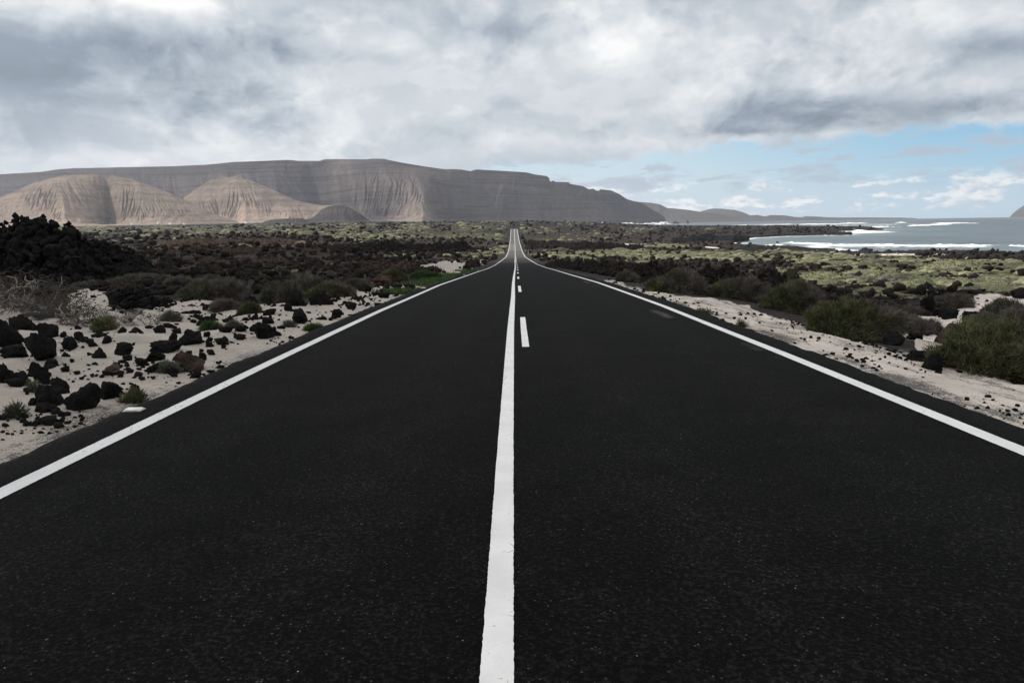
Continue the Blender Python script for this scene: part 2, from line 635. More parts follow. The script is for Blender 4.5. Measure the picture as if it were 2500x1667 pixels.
def mat_mountain(name, lo, hi, top, strata, fine=1.0):
    m, g, b, P = new_mat(name)
    x, y, z = g.sep(P)
    n1 = g.noise(P, 0.004, 6.0, 0.6)
    n2 = g.noise(P, 0.03 * fine, 6.0, 0.68)
    wz = g.m('ADD', z, g.m('MULTIPLY', g.m('SUBTRACT', n1, 0.5), 40.0))
    sv = g.comb(g.m('MULTIPLY', x, 0.0009), g.m('MULTIPLY', y, 0.0009), g.m('MULTIPLY', wz, 0.055))
    s1 = g.noise(sv, 1.0, 5.0, 0.62)
    scree_and_sun = g.attr('scree_and_sun')
    c = g.mix(scree_and_sun, hi, lo)
    c = g.mix(g.smooth(n1, 0.35, 0.68, 0, 0.5), c, top)
    c = g.mix(g.smooth(n2, 0.35, 0.7), g.scale(c, 0.78), g.scale(c, 1.18))
    st = g.m('MULTIPLY', g.smooth(s1, 0.46, 0.62), g.m('MULTIPLY', strata, g.m('SUBTRACT', 1.0, g.m('MULTIPLY', scree_and_sun, 0.75))))
    c = g.mix(st, c, g.scale(c, 0.45))
    g.put(b.inputs['Base Color'], c)
    b.inputs['Roughness'].default_value = 1.0
    b.inputs['Specular IOR Level'].default_value = 0.0
    h = g.m('ADD', g.m('MULTIPLY', n2, 14.0), g.m('MULTIPLY', g.m('MULTIPLY', s1, strata), 10.0))
    g.put(b.inputs['Normal'], g.bump(h, 0.6, 1.0))
    return m


def mat_sea():
    m, g, b, P = new_mat('sea')
    x, y, z = g.sep(P)
    st = g.comb(g.m('MULTIPLY', x, 0.45), y, 0.0)
    w1 = g.noise(st, 0.055, 4.0, 0.6)
    w2 = g.noise(st, 0.35, 4.0, 0.62)
    shoal = g.attr('shoal')
    c = g.mix(shoal, (0.018, 0.038, 0.056), (0.09, 0.14, 0.155))
    c = g.mix(g.smooth(w1, 0.35, 0.65), g.scale(c, 0.75), g.scale(c, 1.25))
    # thin lace foam near the shore
    fo = g.m('ADD', g.m('MULTIPLY', g.attr('foam'), 1.0), g.m('MULTIPLY', g.m('SUBTRACT', w2, 0.5), 1.5))
    fo = g.smooth(g.m('ADD', fo, g.m('MULTIPLY', g.m('SUBTRACT', w1, 0.5), 0.8)), 0.45, 0.7)
    c = g.mix(fo, c, (0.74, 0.77, 0.78))
    g.put(b.inputs['Base Color'], c)
    g.put(b.inputs['Roughness'], g.m('ADD', 0.34, g.m('MULTIPLY', fo, 0.5)))
    b.inputs['Specular IOR Level'].default_value = 0.4
    h = g.m('ADD', g.m('MULTIPLY', w1, 2.2), g.m('MULTIPLY', w2, 0.55))
    g.put(b.inputs['Normal'], g.bump(h, 0.85, 1.0))
    return m


def mat_foam():
    m, g, b, P = new_mat('foam')
    n = g.noise(P, 0.8, 5.0, 0.65)
    g.put(b.inputs['Base Color'], g.mix(g.smooth(n, 0.3, 0.6), (0.62, 0.66, 0.68), (0.86, 0.87, 0.87)))
    b.inputs['Roughness'].default_value = 0.9
    return m


M_GROUND = mat_ground()
M_BLACK = mat_rock('black_lava', (0.006, 0.0058, 0.006), (0.014, 0.0128, 0.0125))
M_BROWN = mat_rock('brown_lava', (0.024, 0.018, 0.0155), (0.070, 0.050, 0.041))
M_RED = mat_rock('reddish_lava', (0.035, 0.022, 0.017), (0.085, 0.05, 0.038))
M_MID = mat_rock('field_lava', (0.0095, 0.0085, 0.0082), (0.030, 0.0235, 0.0205), 1.2, 0.9)
M_SHORE = mat_rock('shore_lava', (0.016, 0.016, 0.018), (0.040, 0.040, 0.043), 1.2, 0.9)
M_ASPH = mat_asphalt()
M_LINE_C = mat_paint('centre_paint', (0.80, 0.80, 0.80), 0.06)
M_LINE_L = mat_paint('left_paint_dimmed', (0.66, 0.665, 0.68), 0.10)  # greyer than the other lines: corner brightness falloff put into the colour
M_LINE_R = mat_paint('right_paint', (0.78, 0.78, 0.79), 0.085)
M_GREEN = mat_leaf('green_leaf', (0.042, 0.050, 0.025), (0.175, 0.175, 0.085))
M_GREYGREEN = mat_leaf('grey_green_leaf', (0.050, 0.055, 0.040), (0.155, 0.158, 0.112))
M_DRY = mat_leaf('dry_twig', (0.050, 0.043, 0.038), (0.19, 0.165, 0.145))
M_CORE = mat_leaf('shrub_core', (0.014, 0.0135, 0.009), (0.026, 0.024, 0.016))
M_FRESH = mat_leaf('fresh_leaf', (0.035, 0.065, 0.022), (0.085, 0.125, 0.045))
M_CUSH = mat_leaf('cushion_green', (0.085, 0.088, 0.048), (0.245, 0.243, 0.150))
M_CUSH2 = mat_leaf('cushion_grey', (0.075, 0.072, 0.055), (0.16, 0.155, 0.12))
M_CUSH3 = mat_leaf('cushion_fresh', (0.050, 0.085, 0.028), (0.115, 0.17, 0.062))
M_BRANCH = mat_plain('dead_branch', (0.30, 0.275, 0.25), 0.9, 0.1)
M_WHITE = mat_plain('white_plastic', (0.78, 0.78, 0.76), 0.5)
M_SEA = mat_sea()
M_FOAM = mat_foam()

# ------------------------------------------------------------------ terrain functions (heights relative to the road at the camera)
RD = np.array([-60, -8, 0, 4.6, 9, 16.4, 29.4, 43, 60, 79, 110, 148, 240, 330, 408, 470, 554, 667, 770, 800, 850, 1000.])
RZ = np.array([0.6, .15, -1.52 + CZ, -1.66 + CZ, -1.79 + CZ, -2.04 + CZ, -2.58 + CZ, -3.27 + CZ, -4.12 + CZ, -5.10 + CZ, -6.55 + CZ, -8.05 + CZ, -11.6 + CZ, -13.5 + CZ, -13.8 + CZ, -13.7 + CZ, -12.7 + CZ, -9.7 + CZ, -6.5 + CZ, -5.75 + CZ, -6.3 + CZ, -10 + CZ])
RCD = np.array([-60, 0, 5, 12, 20, 29.4, 43, 79, 148, 330, 408, 554, 667, 796, 1000.])
RCX = np.array([-.1, -.08, -.06, -.02, .05, .10, .20, .51, .94, 2.22, 2.69, 3.44, 4.04, 4.73, 5.6])
OFL = np.interp(RCD, [0, 80, 330, 800], [-3.20, -3.25, -3.37, -3.7])
OFR = np.interp(RCD, [0, 80, 330, 800], [3.70, 3.65, 3.53, 3.2])
SEA = -19.0 + CZ


def road_z(y):
    return np.interp(y, RD, RZ)


def road_c(y):
    return np.interp(y, RCD, RCX)


def road_l(y):
    return np.interp(y, RCD, RCX + OFL) - 0.49


def road_r(y):
    return np.interp(y, RCD, RCX + OFR) + np.interp(y, [0, 8, 18, 60], [0.45, 0.46, 0.54, 0.6])


CD = [-60, 0, 800, 860, 1000, 1500, 2500, 4500, 9000]
LD = np.array([-7000, -60, 0, 12, 22, 40, 80, 150, 300, 600, 1000, 2000, 3500, 6000, 9000.])
LZ = np.array([10, .3, -1.35, -1.62, -2.15, -3.0, -3.9, -4.3, -4.6, -3.4, 0, 10, 24, 30, 30.]) + CZ
GD = np.array([-7000, -60, 0, 8, 15, 30, 60, 150, 250, 340, 500, 1000, 2500, 9000.])
GZ = np.array([-14, -4, -2.2, -2.5, -3.0, -4.0, -5.7, -10.2, -14.4, -18.2, -17.4, -16.6, -15.8, -16.0]) + CZ


def base_z(x, y):
    zc = np.where(y < 800, road_z(y), np.interp(y, [800, 835, 900, 1050, 1500, 2500, 4500, 9000], np.array([-5.75, -6.1, -4.4, -1.0, 5.0, 7.5, 9, 9]) + CZ))
    ay = np.maximum(np.abs(y), np.abs(x) * 0.6)
    l = np.maximum(road_l(y) - x, 0)
    r = np.maximum(x - road_r(y), 0)
    zl = np.interp(y, LD, LZ)
    zr = np.interp(np.sign(y) * ay, GD, GZ)
    tl = sstep(l, 0.0, 0.25 * ay + 6)
    tr = sstep(r, 0.0, 0.28 * ay + 4)
    return zc + (zl - zc) * tl + (zr - zc) * tr


SEA_PX = [(3300, 660), (2500, 621.5), (2450, 619.5), (2380, 616.5), (2250, 617), (2160, 618), (2060, 617.5), (1990, 616), (1925, 612.5), (1912, 608.5),
          (1960, 605.5), (1900, 603.5), (1830, 602), (1780, 600), (1765, 598.5), (1795, 595), (1786, 591), (1800, 588), (1850, 580), (1905, 577.5), (1985, 575),
          (2060, 574.5), (2085, 571.5), (2040, 568.5), (2010, 566), (2060, 564), (2110, 563.5), (2155, 561.5), (2115, 557.5), (2060, 555.5),
          (1980, 553.8), (1800, 552.6), (1650, 553), (1600, 553.6), (1520, 552.2), (1450, 549), (1430, 547.2), (1440, 546.2), (1620, 543.0), (2000, 538.0), (2600, 528.5), (3300, 517)]
_d = px2dir(*np.array(SEA_PX, float).T)
_k = (SEA - CZ) / _d[:, 2]
SEA_POLY = (_d * _k[:, None])[:, :2]


def land_sd(x, y):
    """metres inland from the shore, negative on the water"""
    sd = -poly_sd(x, y, SEA_POLY)
    r_ = np.hypot(x, y)
    sd = sd + np.interp(r_, [200, 500, 1500, 5000], [4, 7, 14, 30]) * fbm(x / np.interp(r_, [300, 1500], [9., 30.]), y / np.interp(r_, [300, 1500], [12., 50.]), o=4, seed=88)
    far = (y > 6500) & (x > -600)
    return np.where(far, -400.0, sd)


def zones(px, py):
    """what covers the ground, worked out from where it lies in the photograph: sand, green, brown, grit"""
    sh = np.shape(px)
    ppm = np.maximum(py - 540, 4.0)             # softness follows distance
    sand = np.zeros(sh)
    green = np.zeros(sh)
    brown = np.zeros(sh)

    def add(a, poly, soft, amt=1.0):
        wx = px + soft * 1.6 * fbm(px / (soft * 3.5), py / (soft * 1.4), o=3, seed=71)
        wy = py + soft * 0.7 * fbm(px / (soft * 3.5), py / (soft * 1.4), o=3, seed=72)
        s = sstep(poly_sd(wx, wy, poly), -soft, soft)
        return np.maximum(a, s * amt)
    sand = add(sand, [(-900, 1700), (-900, 800), (-200, 760), (0, 752), (60, 772), (200, 770), (330, 770), (395, 735), (450, 722), (520, 738), (600, 752), (660, 738), (760, 735), (830, 716), (900, 700), (960, 690), (1000, 690), (1040, 700), (600, 950), (0, 1300)], 10)
    sand = add(sand, [(170, 760), (165, 712), (215, 703), (262, 712), (265, 745), (330, 775)], 6)
    sand = add(sand, [(0, 562), (40, 553), (40, 570), (15, 590), (0, 590)], 4, 0.9)
    sand = add(sand, [(1010, 652), (1062, 642), (1090, 636), (1140, 642), (1142, 658), (1100, 673), (1072, 672), (1080, 660), (1040, 654)], 3)
    sand = add(sand, [(1145, 643), (1190, 632), (1190, 638), (1150, 648)], 2, 0.9)
    sand = add(sand, [(1455, 684), (1500, 682), (1570, 704), (1640, 712), (1740, 726), (1830, 745), (1890, 768), (1960, 785), (2060, 812), (2180, 838), (2310, 860), (2420, 905), (2600, 900), (3400, 960), (3400, 1600), (2300, 1100)], 8)
    sand = add(sand, [(2235, 772), (2300, 766), (2360, 742), (2370, 727), (2440, 722), (2500, 728), (2700, 740), (2700, 800), (2480, 812), (2380, 806), (2330, 812)], 6)
    sand = add(sand, [(2196, 806), (2225, 800), (2290, 812), (2360, 830), (2400, 860), (2330, 880), (2250, 850)], 6)
    sand = add(sand, [(1500, 597), (1530, 594), (1590, 596), (1540, 600)], 2, 0.75)
    sand = add(sand, [(1705, 603), (1725, 602), (1770, 607), (1740, 608)], 1.5, 0.85)
    sand = add(sand, [(2060, 621), (2150, 618.5), (2300, 620), (2320, 624), (2160, 626), (2080, 626)], 2, 0.62)
    # vegetation
    green = add(green, [(-300, 545), (200, 550), (640, 549), (1000, 543), (1245, 538), (1245, 560), (1180, 574), (1060, 580), (850, 588), (640, 570), (380, 588), (210, 572), (-300, 575)], 7, 0.55)
    green = add(green, [(770, 583), (860, 574), (1000, 572), (1220, 566), (1238, 590), (1050, 584), (850, 592)], 4, 0.62)
    green = add(green, [(926, 624), (1000, 622), (1100, 618), (1000, 632), (940, 632)], 3, 0.75)
    green = add(green, [(1075, 620), (1170, 612), (1238, 600), (1225, 622), (1180, 632), (1090, 628)], 4, 0.62)
    green = add(green, [(1265, 540), (1460, 546), (1620, 556), (1560, 572), (1480, 590), (1300, 596), (1270, 575)], 6, 0.45)
    green = add(green, [(1284, 620), (1400, 612), (1560, 610), (1750, 612), (1930, 618), (2040, 626), (2000, 648), (1860, 640), (1700, 638), (1500, 642), (1380, 636), (1310, 630)], 4, 0.72)
    green = add(green, [(1930, 618), (2080, 622), (2300, 628), (2500, 640), (3300, 680), (3300, 760), (2500, 722), (2340, 712), (2250, 735), (2100, 730), (1990, 700), (1900, 645)], 6, 0.64)
    green = add(green, [(1560, 600), (1600, 596.5), (1660, 598), (1700, 602), (1640, 605), (1580, 605)], 1.5, 1.1)
    green = add(green, [(1860, 612), (1780, 607), (1900, 610), (2040, 618), (1950, 620)], 2, 0.9)
    green = add(green, [(940, 715), (985, 700), (1050, 682), (1095, 668), (1100, 678), (1010, 712), (950, 735)], 4, 1.0)
    brown = add(brown, [(300, 690), (380, 590), (640, 572), (850, 592), (1060, 584), (1200, 590), (1240, 620), (1080, 680), (960, 690), (700, 670), (420, 690)], 15, 0.8)
    brown = add(brown, [(1270, 575), (1500, 560), (1750, 570), (1780, 605), (1500, 612), (1290, 615)], 10, 0.6)
    brown = np.maximum(brown, 0.25)
    return sand, green, brown


def ground_full(x, y, fine=True):
    """height of the ground sheet with its roughness, and its cover"""
    z = base_z(x, y)
    sd = land_sd(x, y)
    d = np.hypot(x, y)
    px, py = project(x, y, z)
    sand, green, brown = zones(px, py)
    shore = sstep(sd, 0, 60)
    road_d = np.maximum(road_l(y) - x, x - road_r(y))
    road_d = np.where((y > 840) | (y < -400), 99.0, road_d)
    rough = sstep(road_d, 0.3, 8) * (1 - 0.9 * np.clip(sand, 0, 1))
    amp = np.interp(d, [0, 10, 30, 100, 300, 900, 3000], [.05, .12, .35, .6, .9, 1.3, 2.0])
    n = 0.55 * fbm(x * .11, y * .11, o=4, seed=3) + 0.75 * ridged(x * .3, y * .3, o=3, seed=8) * 0.6 + 0.5 * fbm(x * .9, y * .9, o=3, seed=21)
    n += 0.9 * fbm(x * .02, y * .02, o=3, seed=31) * sstep(d, 60, 300)
    dz = n * amp * rough
    dz += np.clip(sand, 0, 1) * sstep(road_d, 0.2, 2.5) * (0.24 * fbm(x * .45, y * .45, o=3, seed=5) + 0.07 * fbm(x * 1.6, y * 1.6, o=3, seed=6))
    # windblown drift beside the left edge and in front of the right shrubs
    z = z + dz
    corr = sstep(road_d, 0.9, -0.1)
    z = z - 0.05 - corr * 0.03
    zland = np.maximum(z, SEA + 0.25 + np.minimum(sd, 40) * 0.03 + 0.9 * rough * np.maximum(n, -0.2))
    z = np.where(sd > 0, z * shore + zland * (1 - shore), SEA - 0.3 + np.maximum(sd, -100) * 0.04)
    z = np.where(sd > 0, np.maximum(z, SEA + 0.15), z)
    grit = np.exp(-np.maximum(road_d, 0) / np.where(x > 0, 1.4, 0.5)) * (d < 300)
    grit = np.where(x > 0, np.maximum(grit * 0.85, 0.52 * (road_d < 6) * (d < 120)), grit)
    return z, sand, green, brown, grit, sd


def hit(px, py, n=60):
    """where the line of sight through a photo pixel meets the smooth ground"""
    d = px2dir(float(px), float(py))
    t0, t = 2.0, 2.0
    while t < 8000:
        p = d * t
        if p[2] + CZ < float(base_z(np.array(p[0]), np.array(p[1]))) - 0.05:
            break
        t0 = t
        t *= 1.03
    for _ in range(20):
        mid = 0.5 * (t0 + t)
        p = d * mid
        if p[2] + CZ < float(base_z(np.array(p[0]), np.array(p[1]))) - 0.05:
            t = mid
        else:
            t0 = mid
    p = d * t
    return np.array([p[0], p[1], p[2] + CZ])


def gz(x, y):
    z = ground_full(np.array([float(x)]), np.array([float(y)]))[0]
    return float(z[0])


# ------------------------------------------------------------------ ground sheet
def build_ground():
    r = np.concatenate([[0.2, 0.8, 1.4], 2.0 * np.exp(np.arange(0, math.log(8200 / 2.0), 0.0068))])
    a_in = np.linspace(-45, 45, 840)
    a_out = np.linspace(45, 315, 82)[1:-1]
    a = np.radians(np.concatenate([a_in, a_out]))
    R, A = np.meshgrid(r, a, indexing='ij')
    x, y = (R * np.sin(A)).ravel(), (R * np.cos(A)).ravel()
    z, sand, green, brown, grit, sd = ground_full(x, y)
    sand = np.where(sd < 3, sand * 0.3, sand)
    green = green * sstep(sd, 2, 25)
    # far fields: soften the pixel-thin pattern into patches of growth
    f = sstep(np.hypot(x, y), 400, 1500)
    green = green + f * 0.25 * fbm(x * .012, y * .004, o=4, seed=77) * (green > .05)
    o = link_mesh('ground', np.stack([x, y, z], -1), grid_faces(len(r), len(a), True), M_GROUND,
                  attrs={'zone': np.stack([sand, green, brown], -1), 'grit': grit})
    tag(o, 'volcanic ground of pale sand, black lava grit and low green growth', kind='structure')


build_ground()


# ------------------------------------------------------------------ sea
def build_sea():
    r = 60 * np.exp(np.arange(0, math.log(15500 / 60), 0.0155))
    a = np.radians(np.concatenate([np.linspace(-8, 46, 420), np.linspace(46, 352, 60)[1:-1]]))
    R, A = np.meshgrid(r, a, indexing='ij')
    x, y = (R * np.sin(A)).ravel(), (R * np.cos(A)).ravel()
    sd = land_sd(x, y)
    d = np.hypot(x, y)
    z = SEA + np.where(sd < -8, 0.35 * np.sin(y * .10 + 2 * fbm(x * .01, y * .01, o=2, seed=4)) * sstep(-sd, 8, 60) * (d < 2500), 0)
    wob = fbm(x * .03, y * .03, o=3, seed=9)
    lace = fbm(x * .05, y * .11, o=4, seed=19)
    px, py = project(x, y, z)
    foam = np.exp(-np.maximum(-sd, 0) / (7 + d * .006)) * 0.9 * (d < 3000)
    foam = np.maximum(foam, sstep(poly_sd(px, py, [(1915, 612), (1905, 607), (2000, 600), (2060, 606), (2110, 611), (2120, 616), (2000, 615)]), -3, 3) * 0.75)
    foam = np.maximum(foam, sstep(poly_sd(px, py + 1.2 * lace, [(1900, 601), (1990, 592), (2200, 594), (2500, 597), (2700, 600), (2700, 604), (2500, 604), (2200, 607), (2050, 605)]), -2.5, 4) * 0.62)
    foam = np.maximum(foam, sstep(poly_sd(px, py, [(2000, 566), (2060, 561), (2140, 563), (2200, 566.5), (2110, 570), (2050, 572)]), -2, 2) * 0.85)
    foam = np.maximum(foam, sstep(poly_sd(px, py, [(1700, 551), (1860, 546), (2060, 544.5), (2200, 546), (2390, 545.5), (2230, 549), (2080, 555), (1900, 552)]), -1.5, 1.5) * 0.42)
    foam = np.clip(foam + 0.45 * lace * (foam > .05), 0, 1.2)
    shoal = np.clip(np.exp(-np.maximum(-sd, 0) / 110) + 0.4 * wob, 0, 1) * (d < 2500)
    o = link_mesh('sea', np.stack([x, y, z], -1), grid_faces(len(r), len(a), True), M_SEA, attrs={'foam': foam, 'shoal': shoal})
    tag(o, 'grey blue sea with surf along a black lava shore', kind='structure')


build_sea()


def on_sea(px, py):
    d = px2dir(float(px), float(py))
    k = (SEA - CZ) / d[2]
    return d * k + np.array([0, 0, CZ])


# ------------------------------------------------------------------ road with its painted lines
def rows_near(y0, y1, s0, k):
    ys = [y0]
    while ys[-1] < y1:
        ys.append(ys[-1] + max(s0, abs(ys[-1]) * k))
    return np.array(ys)


def smooth_profile():
    yy = np.linspace(-60, 1000, 5000)
    zz = np.interp(yy, RD, RZ)
    ker = np.hanning(9)
    ker /= ker.sum()
    return yy, np.convolve(np.pad(zz, 4, mode='edge'), ker, 'valid')


def build_road():
    ys = rows_near(-40, 850, 0.10, 0.006)
    n = len(ys)
    nc = 25
    t = np.linspace(0, 1, nc)
    rng = np.random.default_rng(5)
    jl = 0.045 * fbm(ys * .8, ys * 0, o=4, seed=40) + 0.03 * vnoise(ys * 6, ys * 0, seed=41)
    jr = 0.06 * fbm(ys * .7, ys * 0 + 5, o=4, seed=42) + 0.03 * vnoise(ys * 6, ys * 0 + 9, seed=43)
    xl = road_l(ys) + jl
    xr = road_r(ys) + jr
    X = xl[:, None] + (xr - xl)[:, None] * t[None, :]
    Y = np.repeat(ys[:, None], nc, 1)
    Z = np.repeat(road_z(ys)[:, None], nc, 1) + 0.0
    cx = 0.5 * (xl + xr)[:, None]
    half = 0.5 * (xr - xl)[:, None]
    Z += 0.03 * (1 - ((X - cx) / half) ** 2)
    V = np.stack([X, Y, Z], -1).reshape(-1, 3)
    F = grid_faces(n, nc)
    # skirt: the edge of the asphalt layer goes down into the sand
    Ls = np.stack([xl - 0.02, ys, road_z(ys) - 0.25], -1)
    Rs = np.stack([xr + 0.02, ys, road_z(ys) - 0.25], -1)
    nb = len(V)
    i = np.arange(n - 1)
    F2 = np.stack([nb + i, i * nc, (i + 1) * nc, nb + i + 1], -1)
    F3 = np.stack([i * nc + nc - 1, nb + n + i, nb + n + i + 1, (i + 1) * nc + nc - 1], -1)
    V = np.concatenate([V, Ls, Rs])
    F = np.concatenate([F, F2, F3])
    y = V[:, 1]
    x = V[:, 0]
    c = road_c(y)
    age_and_sun = sstep(y, 85, 150) * 0.14 + sstep(y, 150, 300) * 0.46 + sstep(y, 345, 360) * np.where(x < c, 0.35, 0.18) + sstep(y, 470, 476) * np.where(x < c, -0.28, 0.0)  # older asphalt and lane patch, plus sunlit far grey put into the colour
    el_ = np.interp(y, RCD, RCX + OFR)
    u = x - el_
    dust = np.exp(-((u - 0.45) / 0.12) ** 2) * sstep(vnoise(y * .35, y * 0, seed=91), -.1, .7) * 0.9
    dust = np.maximum(dust, np.exp(-((u + 0.35 + 0.12 * np.sin(y * .5)) / 0.10) ** 2) * sstep(vnoise(y * .22, y * 0, seed=92), -.2, .6) * 0.75)
    dust = np.maximum(dust, np.exp(-((x - road_l(y)) / 0.14) ** 2) * 0.5)
    rel = x - c
    track = sum(np.exp(-((rel - q) / 0.33) ** 2) for q in (-2.55, -0.95, 1.05, 2.65)) * (0.7 + 0.6 * vnoise(y * .08, y * 0, seed=12)) - 0.35
    road = link_mesh('road', V, F, M_ASPH, attrs={'age_and_sun': age_and_sun, 'dust': dust, 'track': track})
    tag(road, 'straight black asphalt road running down and away to the far crest', kind='structure')

    def zsurf(x, y):
        l, r = road_l(y), road_r(y)
        return road_z(y) + 0.03 * (1 - ((x - 0.5 * (l + r)) / (0.5 * (r - l))) ** 2)

    def strip(name, cf, w, y0, y1, mat, seed, ends=False):
        if ends:
            yy = np.linspace(y0, y1, max(4, int((y1 - y0) / 0.06)))
        else:
            yy = rows_near(y0, y1, 0.009, 0.0022)
        k = np.minimum(1.0, 12.0 / np.maximum(yy, 4))
        ja = (0.0010 * vnoise(yy * 11, yy * 0, seed=seed) + 0.0016 * vnoise(yy * 60, yy * 0, seed=seed + 1)) * k
        jb = (0.0010 * vnoise(yy * 11, yy * 0, seed=seed + 2) + 0.0016 * vnoise(yy * 60, yy * 0, seed=seed + 3)) * k
        c0 = cf(yy)
        lift = 0.004 + np.interp(yy, [0, 60, 300, 800], [0, 0.004, 0.03, 0.06])
        wv = w(yy) if callable(w) else w
        cols = []
        for s, j in ((-0.5, ja), (-0.17, 0), (0.17, 0), (0.5, jb)):
            xx = c0 + s * wv + j
            cols.append(np.stack([xx, yy, zsurf(xx, yy) + lift], -1))
        V = np.stack(cols, 1).reshape(-1, 3)
        return link_mesh(name, V, grid_faces(len(yy), 4), mat, road)
    fw = lambda y: np.interp(y, [0, 60, 330, 800], [0.155, 0.155, 0.21, 0.34])
    tag(strip('edge_line', lambda y: np.interp(y, RCD, RCX + OFL), fw, -20, 812, M_LINE_L, 50), 'worn white line, coloured darker for corner falloff, along the left edge of the road')
    tag(strip('edge_line', lambda y: np.interp(y, RCD, RCX + OFR), fw, -20, 812, M_LINE_R, 60), 'white line along the right edge of the road')
    tag(strip('centre_line', lambda y: road_c(y), lambda y: np.interp(y, [0, 60, 330, 800], [0.118, 0.125, 0.18, 0.30]), -20, 812, M_LINE_C, 70), 'unbroken white line along the middle of the road')
    # broken line to the right of it
    k = 0
    y = 9.8
    while y < 240:
        strip('broken_line_dash', lambda yy: road_c(yy) + np.interp(yy, [0, 25, 60, 240], [0.232, 0.236, 0.26, 0.36]), 0.105 if y < 60 else 0.15, y, y + 4.25, M_LINE_C, 200 + k * 7, True)
        y += 13.15
        k += 1


build_road()


# ------------------------------------------------------------------ mountains, hills and far coasts
def erode(Z, cell, n, steps, seed, rate=0.3, keep=None):
    """rain drops running down a height grid all at once, carving branching gullies"""
    rng = np.random.default_rng(seed)
    H = Z.astype(float).copy() / cell
    nr, nc = H.shape
    nb = max(4, n // 5000)
    for batch in range(nb):
        m = n // nb
        py_ = rng.uniform(1, nr - 3, m)
        px_ = rng.uniform(1, nc - 3, m)
        dy = np.zeros(m)
        dx = np.zeros(m)
        vel = np.ones(m)
        wat = np.ones(m)
        sed = np.zeros(m)
        for st in range(steps):
            iy = py_.astype(int)
            ix = px_.astype(int)
            fy, fx = py_ - iy, px_ - ix
            a, b = H[iy, ix], H[iy, ix + 1]
            c, d = H[iy + 1, ix], H[iy + 1, ix + 1]
            gx = (b - a) * (1 - fy) + (d - c) * fy
            gy = (c - a) * (1 - fx) + (d - b) * fx
            h0 = a * (1 - fx) * (1 - fy) + b * fx * (1 - fy) + c * (1 - fx) * fy + d * fx * fy
            dx = dx * 0.25 - gx * 0.75
            dy = dy * 0.25 - gy * 0.75
            L = np.hypot(dx, dy) + 1e-6
            dx, dy = dx / L, dy / L
            ny, nx = np.clip(py_ + dy, 0.5, nr - 2.5), np.clip(px_ + dx, 0.5, nc - 2.5)
            jy, jx = ny.astype(int), nx.astype(int)
            ey, ex = ny - jy, nx - jx
            h1 = H[jy, jx] * (1 - ex) * (1 - ey) + H[jy, jx + 1] * ex * (1 - ey) + H[jy + 1, jx] * (1 - ex) * ey + H[jy + 1, jx + 1] * ex * ey
            dh = h1 - h0
            cap = np.maximum(-dh, 0.01) * vel * wat * 3.2
            amt = np.where(dh > 0, -np.minimum(dh, sed), np.where(sed > cap, -(sed - cap) * 0.25, np.minimum((cap - sed) * rate, np.maximum(-dh, 0))))
            amt = np.clip(amt, -0.12, 0.12)
            for oy, ox, wt in ((0, 0, (1 - fy) * (1 - fx)), (0, 1, (1 - fy) * fx), (1, 0, fy * (1 - fx)), (1, 1, fy * fx)):
                np.add.at(H, (iy + oy, ix + ox), -amt * wt)
            sed = sed + amt
            vel = np.sqrt(np.maximum(vel * vel - dh * 1.2, 0.05))
            wat = wat * 0.975
            py_, px_ = ny, nx
        H[1:-1, 1:-1] = H[1:-1, 1:-1] * 0.92 + 0.02 * (H[:-2, 1:-1] + H[2:, 1:-1] + H[1:-1, :-2] + H[1:-1, 2:])
    return H * cell


